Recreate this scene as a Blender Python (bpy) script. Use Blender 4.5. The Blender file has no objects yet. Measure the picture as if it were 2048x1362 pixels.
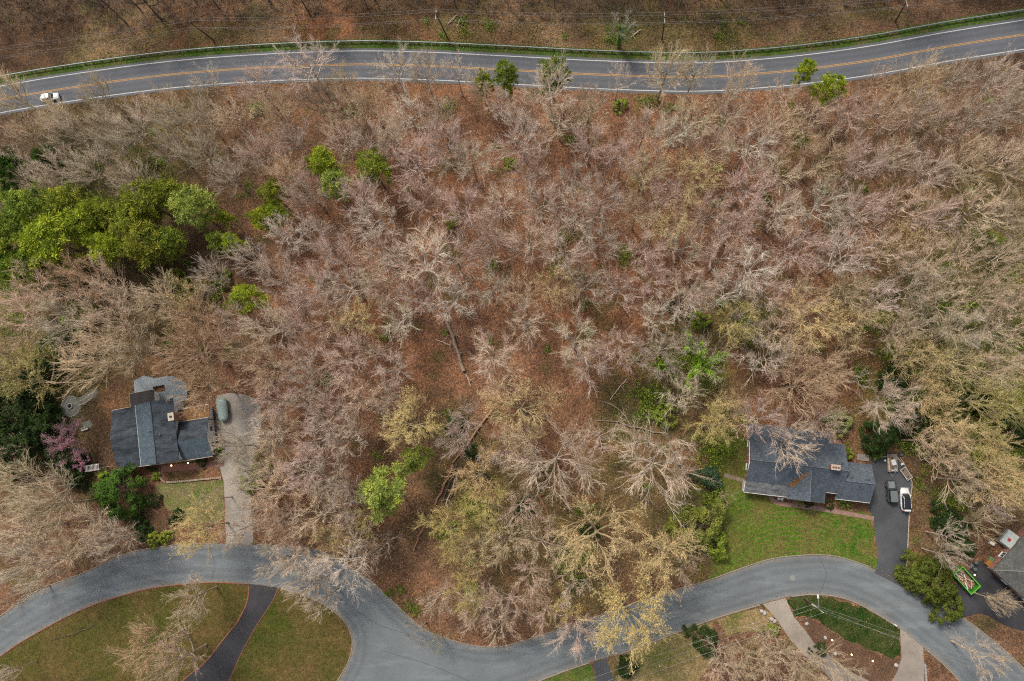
import bpy, bmesh, math, random
import numpy as np
from mathutils import Matrix, Vector
from mathutils.geometry import tessellate_polygon, delaunay_2d_cdt

# ------------------------------------------------------------------ camera, world, sun, exposure
SC = bpy.context.scene
COL = SC.collection
FPX, CAM_H, NADIR = 1365.0, 145.0, (1100.0, 880.0)        # focal length in 2048-px pixels, flying height, point straight below
def _unit(v): return v / np.linalg.norm(v)
_d = _unit(np.array([NADIR[0] - 1024, -(NADIR[1] - 681), -FPX]))
_t = np.array([0, 0, -1.0])
_v = np.cross(_d, _t); _K = np.array([[0, -_v[2], _v[1]], [_v[2], 0, -_v[0]], [-_v[1], _v[0], 0]])
CAMR = np.eye(3) + _K + _K @ _K / (1 + _d @ _t)
cam = bpy.data.cameras.new('camera')
cam.sensor_width = 36.0
cam.lens = 36.0 * FPX / 2048
cam.clip_end = 6000
camo = bpy.data.objects.new('camera', cam); COL.objects.link(camo)
_m = Matrix([list(CAMR[0]) + [0], list(CAMR[1]) + [0], list(CAMR[2]) + [CAM_H], [0, 0, 0, 1]])
camo.matrix_world = _m
SC.camera = camo

SUN_EL, SUN_AZ = math.radians(52), math.radians(-35)       # soft light from the upper left
w = bpy.data.worlds.new('World'); SC.world = w; w.use_nodes = True
nt = w.node_tree
sky = nt.nodes.new('ShaderNodeTexSky'); sky.sky_type = 'NISHITA'; sky.sun_disc = False
sky.sun_elevation = SUN_EL; sky.sun_rotation = SUN_AZ
sky.dust_density = 4.0; sky.air_density = 1.0
bg = nt.nodes['Background']; bg.inputs['Strength'].default_value = 0.088
hs = nt.nodes.new('ShaderNodeHueSaturation'); hs.inputs['Saturation'].default_value = .4        # thin even cloud: the sky's light is nearly white
nt.links.new(sky.outputs[0], hs.inputs['Color']); nt.links.new(hs.outputs[0], bg.inputs['Color'])
sl = bpy.data.lights.new('sun', 'SUN'); sl.energy = 1.5; sl.angle = math.radians(12); sl.color = (1.0, 0.91, 0.78)
so = bpy.data.objects.new('sun', sl); COL.objects.link(so)
_sd = Vector((math.sin(SUN_AZ) * math.cos(SUN_EL), math.cos(SUN_AZ) * math.cos(SUN_EL), math.sin(SUN_EL)))
so.rotation_euler = _sd.to_track_quat('Z', 'Y').to_euler()
so.location = (0, 0, 120)
SC.view_settings.view_transform = 'Standard'; SC.view_settings.look = 'None'
SC.view_settings.gamma = 1.0; SC.view_settings.use_curve_mapping = False
SC.view_settings.exposure = 1.0
SC.cycles.use_denoising = False
SC.cycles.max_bounces = 4; SC.cycles.diffuse_bounces = 2; SC.cycles.glossy_bounces = 1; SC.cycles.transmission_bounces = 2
SC.cycles.filter_width = 1.15; SC.cycles.use_adaptive_sampling = True; SC.cycles.adaptive_threshold = .025

# ------------------------------------------------------------------ helpers
def at(x, y, z=0.0):
    """the place in the world, at height z, that the photograph shows at pixel x, y (2048 x 1362)"""
    r = CAMR @ np.array([x - 1024, -(y - 681), -FPX]); s = (z - CAM_H) / r[2]
    return np.array([r[0] * s, r[1] * s, z])
def proj(p):
    q = CAMR.T @ (np.array(p) - np.array([0, 0, CAM_H])); return np.array([1024 + q[0] / -q[2] * FPX, 681 - q[1] / -q[2] * FPX])
def ppm(x, y, z=0.0): return 1.0 / np.linalg.norm(at(x + 1, y, z) - at(x, y, z))
def g(pts, z=0.0): return np.array([at(p[0], p[1], z) for p in pts])
R0 = np.random.default_rng(7); random.seed(7)

def link(o, parent=None):
    COL.objects.link(o)
    if parent is not None: o.parent = parent
    return o
def tag(o, label=None, cat=None, group=None, kind=None):
    if label: o['label'] = label
    if cat: o['category'] = cat
    if group: o['group'] = group
    if kind: o['kind'] = kind
    return o
def empty(name, loc=(0, 0, 0), rz=0.0, label=None, cat=None, group=None):
    o = bpy.data.objects.new(name, None); o.empty_display_size = 0.3
    o.location = loc; o.rotation_euler = (0, 0, rz); link(o)
    return tag(o, label, cat, group)
def mesh_np(name, V, faces, mat, smooth=False, attr=None):
    """faces: list of int arrays (n,k)"""
    me = bpy.data.meshes.new(name)
    V = np.asarray(V, dtype=np.float32)
    me.vertices.add(len(V)); me.vertices.foreach_set('co', V.ravel())
    fl = [np.asarray(f, dtype=np.int32) for f in faces if len(f)]
    loops = np.concatenate([f.ravel() for f in fl])
    tot = np.concatenate([np.full(len(f), f.shape[1], np.int32) for f in fl])
    st = np.concatenate([[0], np.cumsum(tot)[:-1]]).astype(np.int32)
    me.loops.add(len(loops)); me.loops.foreach_set('vertex_index', loops)
    me.polygons.add(len(tot)); me.polygons.foreach_set('loop_start', st)
    if smooth: me.polygons.foreach_set('use_smooth', np.ones(len(tot), bool))
    me.update(calc_edges=True)
    if attr is not None:
        for k, a in attr.items():
            a = np.asarray(a, np.float32)
            if a.ndim == 1:
                at_ = me.attributes.new(k, 'FLOAT', 'POINT'); at_.data.foreach_set('value', a)
            else:
                at_ = me.attributes.new(k, 'FLOAT_COLOR', 'POINT'); at_.data.foreach_set('color', np.c_[a, np.ones(len(a))].astype(np.float32).ravel())
    if mat is not None: me.materials.append(mat)
    return me
def obj(name, me, parent=None, **kw):
    o = bpy.data.objects.new(name, me); link(o, parent); return tag(o, **kw)

class MB:
    """collects boxes, prisms, tubes into one mesh"""
    def __init__(s): s.v = []; s.f = []
    def add(s, vs, fs):
        n = len(s.v); s.v += [tuple(map(float, p)) for p in vs]; s.f += [tuple(i + n for i in f) for f in fs]; return s
    def box(s, c, d, rz=0.0, tilt=None):
        hx, hy, hz = d[0] / 2, d[1] / 2, d[2] / 2
        M = Matrix.Rotation(rz, 3, 'Z')
        if tilt: M = M @ Matrix.Rotation(tilt[1], 3, tilt[0])
        vs = [M @ Vector((sx * hx, sy * hy, sz * hz)) + Vector(c) for sz in (-1, 1) for sx, sy in ((-1, -1), (1, -1), (1, 1), (-1, 1))]
        return s.add(vs, [(3, 2, 1, 0), (4, 5, 6, 7), (0, 1, 5, 4), (1, 2, 6, 5), (2, 3, 7, 6), (3, 0, 4, 7)])
    def prism(s, poly, z0, z1):
        n = len(poly)
        vs = [(p[0], p[1], z0) for p in poly] + [(p[0], p[1], z1) for p in poly]
        return s.add(vs, [tuple(range(n - 1, -1, -1)), tuple(range(n, 2 * n))] + [(i, (i + 1) % n, n + (i + 1) % n, n + i) for i in range(n)])
    def slab(s, quad, t):
        """a sheet with thickness t hung below the 3D polygon"""
        n = len(quad); q = [Vector(p) for p in quad]
        vs = q + [p - Vector((0, 0, t)) for p in q]
        return s.add(vs, [tuple(range(n)), tuple(range(2 * n - 1, n - 1, -1))] + [(i, n + i, n + (i + 1) % n, (i + 1) % n) for i in range(n)])
    def tube(s, pts, r, k=8, cap=True):
        P = [Vector(p) for p in pts]; n = len(P); rr = r if hasattr(r, '__len__') else [r] * n
        base = len(s.v)
        for i, p in enumerate(P):
            t = (P[min(i + 1, n - 1)] - P[max(i - 1, 0)]).normalized()
            a = t.orthogonal().normalized() if abs(t.z) < .9 else t.cross(Vector((0, 1, 0))).normalized()
            if abs(t.z) < .9: a = t.cross(Vector((0, 0, 1))).normalized()
            b = t.cross(a)
            for j in range(k):
                q = p + (a * math.cos(2 * math.pi * j / k) + b * math.sin(2 * math.pi * j / k)) * rr[i]
                s.v.append(tuple(q))
        for i in range(n - 1):
            for j in range(k):
                s.f.append((base + i * k + j, base + i * k + (j + 1) % k, base + (i + 1) * k + (j + 1) % k, base + (i + 1) * k + j))
        if cap:
            s.f.append(tuple(base + j for j in range(k - 1, -1, -1))); s.f.append(tuple(base + (n - 1) * k + j for j in range(k)))
        return s
    def lathe(s, prof, c=(0, 0, 0), k=16):
        base = len(s.v); n = len(prof)
        for r, z in prof:
            for j in range(k):
                a = 2 * math.pi * j / k; s.v.append((c[0] + r * math.cos(a), c[1] + r * math.sin(a), c[2] + z))
        for i in range(n - 1):
            for j in range(k):
                s.f.append((base + i * k + j, base + i * k + (j + 1) % k, base + (i + 1) * k + (j + 1) % k, base + (i + 1) * k + j))
        s.f.append(tuple(base + j for j in range(k - 1, -1, -1))); s.f.append(tuple(base + (n - 1) * k + j for j in range(k)))
        return s
    def build(s, name, mat, parent=None, bevel=0.0, smooth=False, **kw):
        me = bpy.data.meshes.new(name); me.from_pydata(s.v, [], s.f); me.materials.append(mat)
        bm = bmesh.new(); bm.from_mesh(me); bmesh.ops.recalc_face_normals(bm, faces=bm.faces)
        if bevel: bmesh.ops.bevel(bm, geom=bm.edges[:], offset=bevel, segments=2, affect='EDGES')
        bm.to_mesh(me); bm.free()
        if smooth:
            for p in me.polygons: p.use_smooth = True
        o = bpy.data.objects.new(name, me); link(o, parent); return tag(o, **kw)

def spline(pts, step=1.0):
    """Catmull-Rom through world points, resampled"""
    P = np.asarray(pts, float); P = np.vstack([2 * P[0] - P[1], P, 2 * P[-1] - P[-2]]); out = []
    for i in range(1, len(P) - 2):
        n = max(2, int(np.linalg.norm(P[i + 1] - P[i]) / step))
        for t in np.arange(n) / n:
            a, b, c, d = P[i - 1:i + 3]
            out.append(.5 * ((2 * b) + (c - a) * t + (2 * a - 5 * b + 4 * c - d) * t * t + (3 * b - a - 3 * c + d) * t ** 3))
    out.append(P[-2]); return np.array(out)
def offset(L, d):
    T = np.gradient(L[:, :2], axis=0); T /= np.linalg.norm(T, axis=1)[:, None]
    Q = L.copy(); Q[:, 0] += -T[:, 1] * d; Q[:, 1] += T[:, 0] * d; return Q
def strip_mesh(name, A, B, z, mat):
    n = len(A); V = np.vstack([np.c_[A[:, :2], np.full(n, z)], np.c_[B[:, :2], np.full(n, z)]])
    i = np.arange(n - 1); return mesh_np(name, V, [np.c_[i, n + i, n + i + 1, i + 1][:, ::-1]], mat)
def up_faces(me):
    bm = bmesh.new(); bm.from_mesh(me); bmesh.ops.recalc_face_normals(bm, faces=bm.faces)
    for f in bm.faces:
        if f.normal.z < 0: f.normal_flip()
    bm.to_mesh(me); bm.free(); return me
def poly_mesh(name, P, z, mat):
    V = [Vector((p[0], p[1], z)) for p in P]
    tri = tessellate_polygon([V]); return up_faces(mesh_np(name, np.array([list(v) for v in V]), [np.array(tri)], mat))
def ragged(P, amp, step=0.5, seed=0):
    rng = np.random.default_rng(seed); Q = []
    n = len(P)
    for i in range(n):
        a, b = P[i], P[(i + 1) % n]; k = max(1, int(np.linalg.norm(b - a) / step))
        for t in range(k): Q.append(a + (b - a) * t / k)
    Q = np.array(Q); nn = rng.normal(0, 1, (len(Q), 2))
    ker = np.ones(3) / 3
    for c in range(2): nn[:, c] = np.convolve(np.r_[nn[-1:, c], nn[:, c], nn[:1, c]], ker, 'valid')
    Q[:, :2] += nn * amp; return Q
def kerb(name, L, width, h, mat, side=1, z0=0.0, **kw):
    """swept kerb: side>0 lies to the left of the line"""
    A, B = L, offset(L, side * width); n = len(A)
    rows = [np.c_[A[:, :2], np.full(n, z0 - .05)], np.c_[A[:, :2] * .85 + B[:, :2] * .15, np.full(n, z0 + h)], np.c_[B[:, :2], np.full(n, z0 + h)], np.c_[B[:, :2], np.full(n, z0 - .05)]]
    V = np.vstack(rows); i = np.arange(n - 1); F = np.vstack([np.c_[i + k * n, i + 1 + k * n, i + 1 + (k + 1) * n, i + (k + 1) * n] for k in range(3)])
    me = mesh_np(name, V, [F], mat); bm = bmesh.new(); bm.from_mesh(me); bmesh.ops.recalc_face_normals(bm, faces=bm.faces); 
    if sum(f.normal.z for f in bm.faces) < 0: bmesh.ops.reverse_faces(bm, faces=bm.faces)
    bm.to_mesh(me); bm.free()
    return obj(name, me, **kw)

# ------------------------------------------------------------------ materials
def newmat(name, rough=0.9, spec=0.15):
    m = bpy.data.materials.new(name); m.use_nodes = True; b = m.node_tree.nodes['Principled BSDF']
    b.inputs['Roughness'].default_value = rough; b.inputs['Specular IOR Level'].default_value = spec
    return m, m.node_tree, b
def N(t, k, **kw):
    n = t.nodes.new(k)
    for a, b in kw.items():
        if a in n.inputs: n.inputs[a].default_value = b
        else: setattr(n, a, b)
    return n
def rgba(c): return (c[0], c[1], c[2], 1.0)
def ramp(t, src, stops):
    r = t.nodes.new('ShaderNodeValToRGB'); e = r.color_ramp.elements
    while len(e) < len(stops): e.new(0.5)
    for el, (p, c) in zip(e, stops): el.position = p; el.color = rgba(c) if hasattr(c, '__len__') else (c, c, c, 1)
    t.links.new(src, r.inputs[0]); return r.outputs[0]
def mixc(t, fac, a, b, mode='MIX'):
    m = t.nodes.new('ShaderNodeMix'); m.data_type = 'RGBA'; m.blend_type = mode
    for s, i in ((fac, 0), (a, 6), (b, 7)):
        if hasattr(s, 'is_linked') or hasattr(s, 'links'): t.links.new(s, m.inputs[i])
        elif i == 0: m.inputs[0].default_value = s
        else: m.inputs[i].default_value = rgba(s)
    return m.outputs[2]
def coords(t, kind='Object'):
    return t.nodes.new('ShaderNodeTexCoord').outputs[kind]
def wpos(t): return t.nodes.new('ShaderNodeNewGeometry').outputs['Position']
def noise(t, co, scale, detail=4, rough=.6):
    n = N(t, 'ShaderNodeTexNoise', Scale=scale, Detail=detail, Roughness=rough); t.links.new(co, n.inputs['Vector']); return n.outputs['Fac']
def bump(t, b, h, strength, dist):
    n = N(t, 'ShaderNodeBump', Strength=strength, Distance=dist); t.links.new(h, n.inputs['Height']); t.links.new(n.outputs[0], b.inputs['Normal'])
_simple = {}
def mat(name, c, rough=.8, spec=.2, var=.18, scale=3.0, metal=0.0):
    """plain surface with a little uneven wear"""
    if name in _simple: return _simple[name]
    m, t, b = newmat(name, rough, spec); co = coords(t)
    f = noise(t, co, scale, 5, .65)
    col = mixc(t, f, [x * (1 - var) for x in c], [min(1, x * (1 + var)) for x in c]); t.links.new(col, b.inputs['Base Color'])
    b.inputs['Metallic'].default_value = metal; _simple[name] = m; return m
def glow(name, c, s):
    m, t, b = newmat(name); b.inputs['Base Color'].default_value = rgba(c)
    b.inputs['Emission Color'].default_value = rgba(c); b.inputs['Emission Strength'].default_value = s; return m
def leafspeck(t, co, s):
    v = N(t, 'ShaderNodeTexVoronoi', Scale=s); t.links.new(co, v.inputs['Vector']); return v.outputs['Color'], v.outputs['Distance']

# ground: leaf litter, its colour by the kind of cover, with some shade painted in (attribute), speckled with single leaves
m, t, b = newmat('leaf_litter', .95, .05); co = wpos(t)
a_ = N(t, 'ShaderNodeAttribute', attribute_name='cover').outputs['Color']
vc, vd = leafspeck(t, co, 6.5); vg = N(t, 'ShaderNodeSeparateColor'); t.links.new(vc, vg.inputs[0])
c1 = mixc(t, 1.0, a_, ramp(t, vg.outputs[0], [(0, (.5, .5, .52)), (.5, (.95, .94, .93)), (.85, (1.3, 1.24, 1.15)), (1, (1.8, 1.72, 1.6))]), 'MULTIPLY')
n1 = noise(t, co, .22, 7, .72); c2 = mixc(t, 1.0, c1, ramp(t, n1, [(.32, (.5, .5, .5)), (.5, (.98, .97, .95)), (.68, (1.42, 1.26, 1.08))]), 'MULTIPLY')
n2 = noise(t, co, 1.7, 4, .6); c3 = mixc(t, 1.0, c2, ramp(t, n2, [(.35, (.7, .7, .7)), (.65, (1.2, 1.2, 1.2))]), 'MULTIPLY')
t.links.new(c3, b.inputs['Base Color']); bump(t, b, noise(t, co, 2.2, 6, .75), .9, .25)
M_GROUND = m

def asphalt(name, c, blotch=.25, crack=True, edge=None):
    m, t, b = newmat(name, .9, .15); co = wpos(t)
    f = noise(t, co, .12, 5, .65); col = mixc(t, 1.0, c, ramp(t, f, [(.3, (1 - blotch,) * 3), (.7, (1 + blotch,) * 3)]), 'MULTIPLY')
    col = mixc(t, 1.0, col, ramp(t, noise(t, co, 6, 3, .7), [(.3, (.95,) * 3), (.7, (1.05,) * 3)]), 'MULTIPLY')
    if edge:                                                     # wheel tracks and washed-in grit follow the edge of the road
        ed = N(t, 'ShaderNodeAttribute', attribute_name='edge').outputs['Fac']; wo = N(t, 'ShaderNodeMath', operation='MULTIPLY_ADD'); wo.inputs[1].default_value = .9; t.links.new(noise(t, co, .45, 5, .7), wo.inputs[0]); t.links.new(ed, wo.inputs[2])
        dv = N(t, 'ShaderNodeMath', operation='DIVIDE'); dv.inputs[1].default_value = 8.0; t.links.new(wo.outputs[0], dv.inputs[0])
        col = mixc(t, 1.0, col, ramp(t, dv.outputs[0], edge[0]), 'MULTIPLY'); col = mixc(t, ramp(t, dv.outputs[0], edge[1]), col, edge[2])
    if crack:
        v = N(t, 'ShaderNodeTexVoronoi', Scale=.13, feature='DISTANCE_TO_EDGE')
        wn = N(t, 'ShaderNodeTexNoise', Scale=.5, Detail=5); t.links.new(co, wn.inputs['Vector'])
        ad = N(t, 'ShaderNodeVectorMath', operation='ADD'); sc = N(t, 'ShaderNodeVectorMath', operation='SCALE'); sc.inputs[3].default_value = 2.5
        t.links.new(wn.outputs['Color'], sc.inputs[0]); t.links.new(co, ad.inputs[0]); t.links.new(sc.outputs[0], ad.inputs[1]); t.links.new(ad.outputs[0], v.inputs['Vector'])
        col = mixc(t, ramp(t, v.outputs['Distance'], [(0, .2), (.006, 0)]), col, [x * .45 for x in c])
        st = N(t, 'ShaderNodeMapping'); st.inputs['Scale'].default_value = (.25, 1.3, 1); st.inputs['Rotation'].default_value = (0, 0, .3); t.links.new(co, st.inputs[0])
        col = mixc(t, ramp(t, noise(t, st.outputs[0], .35, 5, .7), [(.52, 0), (.74, .6)]), col, [x * 1.75 for x in c])
    t.links.new(col, b.inputs['Base Color']); bump(t, b, noise(t, co, 14, 3, .8), .05, .02); return m
TRK = [(0, (1, 1, 1)), (.12, (1.05,) * 3), (.2, (.86,) * 3), (.28, (1.04,) * 3), (.38, (.88,) * 3), (.48, (1.08,) * 3), (1, (1.0,) * 3)]
M_HWY = asphalt('highway_asphalt', (.098, .104, .117), .10, False, (TRK, [(.03, .55), (.075, 0)], (.15, .12, .09)))
M_ST = asphalt('street_asphalt', (.128, .142, .15), .14, True, (TRK, [(.03, .75), (.09, .25), (.14, 0)], (.22, .19, .15)))
M_DRV = asphalt('drive_asphalt', (.066, .07, .076), .34, False)
M_DARK = asphalt('new_asphalt', (.04, .04, .044), .42, False)
M_GRAV = asphalt('gravel', (.25, .225, .195), .42, False)
M_CONC = asphalt('drive_concrete', (.25, .215, .18), .3, False)
M_KERB = mat('kerb_concrete', (.24, .205, .17), .9, .1, .35, .8)
M_BRICKRED = mat('brick_edging', (.24, .10, .065), .9, .1, .35, 1.5)
M_WLINE = mat('white_road_paint', (.46, .46, .44), .8, .1, .4, 1.2)
M_YLINE = mat('yellow_road_paint', (.42, .235, .075), .8, .1, .45, 1.2)

def lawnmat(name, green, tan, bal=.5, scale=.16, arcs=None):
    m, t, b = newmat(name, .95, .05); co = wpos(t)
    f = noise(t, co, scale, 6, .7)
    fac = ramp(t, f, [(bal - .12, 0), (bal + .14, 1)])
    col = mixc(t, fac, tan, green)
    if arcs:
        mp = N(t, 'ShaderNodeMapping'); mp.inputs['Location'].default_value = (-arcs[0], -arcs[1], 0); t.links.new(co, mp.inputs[0])
        wv = N(t, 'ShaderNodeTexWave', wave_type='RINGS', rings_direction='Z', Scale=.32, Distortion=1.2); wv.inputs['Detail'].default_value = 2; t.links.new(mp.outputs[0], wv.inputs['Vector'])
        col = mixc(t, ramp(t, wv.outputs['Fac'], [(.45, 0), (.8, .6)]), col, tan)
    vc, vd = leafspeck(t, co, 6.0); vg = N(t, 'ShaderNodeSeparateColor'); t.links.new(vc, vg.inputs[0])
    col = mixc(t, 1.0, col, ramp(t, vg.outputs[0], [(0, (.6, .62, .6)), (.6, (1, 1, 1)), (1, (1.45, 1.35, 1.3))]), 'MULTIPLY')
    col = mixc(t, 1.0, col, ramp(t, noise(t, co, .8, 5, .7), [(.3, (.72,) * 3), (.7, (1.22,) * 3)]), 'MULTIPLY')
    t.links.new(col, b.inputs['Base Color']); bump(t, b, noise(t, co, 5, 5, .8), .8, .12); return m

# bark, twigs and leaves take the tint of their tree (object colour)
def tintmat(name, rough, lo, hi, scale, leaf=False):
    m, t, b = newmat(name, rough, .12); oi = t.nodes.new('ShaderNodeObjectInfo').outputs['Color']
    co = coords(t); f = noise(t, co, scale, 4, .7)
    col = mixc(t, 1.0, oi, ramp(t, f, [(.3, lo), (.7, hi)]), 'MULTIPLY')
    if leaf:
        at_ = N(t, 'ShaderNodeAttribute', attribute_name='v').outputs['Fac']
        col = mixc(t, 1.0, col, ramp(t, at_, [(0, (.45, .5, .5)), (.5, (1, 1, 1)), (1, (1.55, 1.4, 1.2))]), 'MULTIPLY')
        b.inputs['Subsurface Weight'].default_value = 0
        tr = N(t, 'ShaderNodeBsdfTranslucent'); ms = N(t, 'ShaderNodeMixShader'); ms.inputs[0].default_value = .25
        t.links.new(col, tr.inputs[0]); t.links.new(b.outputs[0], ms.inputs[1]); t.links.new(tr.outputs[0], ms.inputs[2])
        t.links.new(ms.outputs[0], t.nodes['Material Output'].inputs['Surface'])
    t.links.new(col, b.inputs['Base Color']); return m
M_BARK = tintmat('bark', .95, (.6, .6, .6), (1.25, 1.25, 1.25), 1.3)
M_TWIG = tintmat('twig', .9, (.75, .75, .75), (1.2, 1.18, 1.15), .6)
M_LEAF = tintmat('leaf', .7, (.7, .75, .75), (1.25, 1.2, 1.1), .8, True)

# ------------------------------------------------------------------ ground
RED, BRN, DK = (.225, .122, .076), (.14, .088, .056), (.062, .045, .03)
OLV, GRN, TAN, DGR, ORG = (.125, .118, .045), (.06, .105, .022), (.27, .20, .115), (.035, .055, .018), (.30, .13, .06)
COVER_SHADE = [  # x, y, radius (pixels of the photograph), colour, weight
 (100, 10, 170, DK, 1.3), (420, 0, 150, DK, 1), (800, -20, 130, DK, 1.2), (1200, -30, 130, DK, 1.2), (1600, -10, 170, DK, 1.2), (2000, 0, 200, DK, 1.3), (420, 50, 110, DK, .6), (800, 50, 120, BRN, .9), (1200, 50, 120, BRN, .9),
 (250, 95, 90, TAN, .9), (400, 85, 80, ORG, .5), (520, 70, 80, TAN, .9), (660, 60, 60, ORG, .5), (850, 65, 60, ORG, .5), (1130, 75, 70, TAN, .8), (1350, 75, 60, OLV, .8), (1650, 70, 80, TAN, .6), (1850, 30, 70, BRN, .8), (780, 60, 70, OLV, .7), (930, 55, 60, OLV, .8), (1060, 60, 60, TAN, .5), (1250, 60, 80, GRN, .7), (1440, 70, 70, OLV, .8), (1560, 60, 60, BRN, .6), (1740, 65, 90, BRN, .9), (180, 95, 40, OLV, .9),
 (60, 290, 170, DK, 1.3), (200, 300, 150, DGR, .8), (330, 330, 120, OLV, .8), (250, 240, 120, DK, .8), (450, 330, 100, BRN, .8), (120, 460, 190, DGR, .9), (300, 480, 120, DK, .8), (440, 520, 90, DK, .9), (330, 540, 80, DK, .8),  # dark cover at left; the blobs below the pine stand paint its shade
 (60, 600, 160, OLV, .8), (30, 800, 170, DGR, 1.1), (80, 900, 110, DK, .9), (150, 760, 80, OLV, .9), (125, 850, 36, OLV, 1.4), (80, 1050, 190, BRN, .9), (200, 940, 70, DK, 1), (300, 1040, 80, DK, .9), (290, 620, 90, OLV, .6), (390, 690, 90, BRN, .6),
 (600, 250, 130, BRN, .9), (420, 270, 110, DK, .6), (870, 370, 25, ORG, .9), (730, 520, 160, RED, .6), (1000, 500, 200, RED, .6), (1300, 420, 170, RED, .6), (950, 700, 130, RED, .7), (1560, 480, 140, RED, .6), (700, 760, 150, RED, .5), (1100, 350, 150, RED, .5), (1200, 620, 90, ORG, .25), (830, 740, 70, ORG, .25),
 (1720, 320, 160, BRN, .8), (1930, 250, 150, BRN, 1.1), (2030, 150, 120, DK, .8), (1850, 180, 80, OLV, .5), (1980, 400, 150, OLV, .9), (1900, 560, 150, OLV, .9), (2000, 560, 90, DGR, .9), (1800, 640, 70, DGR, .7), (1960, 680, 80, DGR, .8), (1860, 760, 70, DGR, .8), (2000, 930, 80, DGR, .7), (2010, 760, 90, GRN, .6), (1930, 800, 80, GRN, .6), (1880, 900, 60, DGR, .6), (1780, 650, 100, OLV, .7), (2000, 720, 150, OLV, .8), (1960, 850, 150, OLV, .8), (1820, 820, 90, GRN, .6), (1730, 850, 60, OLV, .4), (1700, 780, 60, ORG, .3), (2010, 950, 110, OLV, .8), (1870, 960, 90, BRN, .9), (1850, 1060, 60, BRN, 1), (1900, 1060, 40, DGR, 1), (1935, 1070, 26, TAN, 1.2), (1980, 1060, 50, BRN, .8),  # dark green undergrowth, its blobs also painting the dark gaps between crowns
 (1500, 650, 60, GRN, .9), (1390, 720, 80, OLV, .8), (1300, 790, 75, DGR, .9), (1250, 830, 60, OLV, .8), (1440, 790, 50, BRN, .6), (1480, 830, 40, OLV, .8), (1440, 920, 45, GRN, 1.2), (1420, 1000, 60, GRN, 1), (1385, 1090, 70, OLV, .9),
 (900, 880, 90, DGR, .5), (800, 900, 110, BRN, .7), (950, 1000, 110, OLV, .7), (860, 1100, 100, BRN, .9), (1100, 1100, 120, OLV, .6), (1250, 1000, 110, OLV, .5), (800, 1130, 70, BRN, 1), (1000, 1200, 110, BRN, .9), (820, 1200, 45, RED, .8), (1150, 1190, 60, OLV, .8), (1250, 1150, 70, BRN, .7), (560, 900, 110, BRN, .7), (620, 1020, 110, BRN, .6), (700, 1080, 80, BRN, .7),
 (1440, 1310, 80, BRN, 1), (1560, 1330, 80, BRN, 1.2), (1330, 1330, 80, TAN, .9), (1690, 1310, 70, BRN, 1.2), (1750, 1330, 60, BRN, 1.2), (1960, 1330, 80, BRN, 1), (1990, 1240, 60, BRN, .9), (2100, 1150, 90, DK, .7), (1880, 1150, 50, OLV, .9),
 (100, 1350, 90, BRN, .6), (1240, 1340, 40, GRN, .9)]
def axis(a, b, s):
    core = np.arange(a, b + s, s); ext = np.cumsum(s * 1.35 ** np.arange(1, 24)); return np.r_[(a - ext)[::-1], core, b + ext]
GX, GY = axis(-150, 135, .85), axis(-75, 125, .85)
X, Y = np.meshgrid(GX, GY); P2 = np.c_[X.ravel(), Y.ravel()]
def vnoise(P, s, seed):
    """smooth value noise"""
    rg = np.random.default_rng(seed); G = rg.random((257, 257)); q = P / s; i = np.floor(q).astype(int); f = q - i; f = f * f * (3 - 2 * f); i %= 256
    return (G[i[:, 0], i[:, 1]] * (1 - f[:, 0]) * (1 - f[:, 1]) + G[i[:, 0] + 1, i[:, 1]] * f[:, 0] * (1 - f[:, 1]) + G[i[:, 0], i[:, 1] + 1] * (1 - f[:, 0]) * f[:, 1] + G[i[:, 0] + 1, i[:, 1] + 1] * f[:, 0] * f[:, 1])
wob = np.c_[vnoise(P2, 6, 1) + .5 * vnoise(P2, 2, 2) - .75, vnoise(P2, 6, 3) + .5 * vnoise(P2, 2, 4) - .75] * 9
Q2 = P2 + wob
num = np.outer(np.ones(len(P2)), np.array(RED) * .85) * .35; den = np.full(len(P2), .35)
for x, y, r, c, wt in COVER_SHADE:
    p = at(x, y); R = r / ppm(x, y); d2 = ((Q2 - p[:2]) ** 2).sum(1) / (R * R); k = wt * np.exp(-1.6 * d2); num += k[:, None] * np.array(c); den += k
cover = num / den[:, None]
# scattered moss / evergreen ground cover and pale spots
gm = vnoise(P2, 5, 11) * .6 + vnoise(P2, 2.2, 12) * .4
cover = cover * (1 - .55 * np.clip((gm - .66) / .12, 0, 1)[:, None]) + np.array(OLV) * .8 * .55 * np.clip((gm - .66) / .12, 0, 1)[:, None]
gi = np.arange(len(GY) - 1)[:, None] * len(GX) + np.arange(len(GX) - 1)[None, :]; gi = gi.ravel()
GF = np.c_[gi, gi + 1, gi + 1 + len(GX), gi + len(GX)]
obj('ground', mesh_np('ground', np.c_[P2, np.zeros(len(P2))], [GF], M_GROUND, attr={'cover': cover}), kind='structure')

# ------------------------------------------------------------------ highway
YEL = [(-260, 268), (-120, 228), (0, 199), (171, 171), (342, 149), (513, 136), (700, 129), (851, 131.6), (1022, 140), (1193, 149), (1380, 154), (1519, 147), (1638, 135), (1758, 118), (1895, 93), (2048, 69), (2200, 45), (2380, 14)]
HC = spline(g(YEL), 1.0)
def lanestrip(name, d0, d1, z, m, **kw): return obj(name, up_faces(strip_mesh(name, offset(HC, d0), offset(HC, d1), z, m)), **kw)
lanestrip('verge', 3.6, 6.3, .004, lawnmat('verge_grass', (.05, .092, .016), (.12, .10, .045), .42, .25), kind='structure')
hv = np.linspace(-4.05, 4.0, 13); hn = len(HC); V = np.vstack([np.c_[offset(HC, d)[:, :2], np.full(hn, .02)] for d in hv]); i = np.arange(hn - 1)
F = np.vstack([np.c_[i + a * hn, i + 1 + a * hn, i + 1 + (a + 1) * hn, i + (a + 1) * hn] for a in range(12)])
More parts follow.
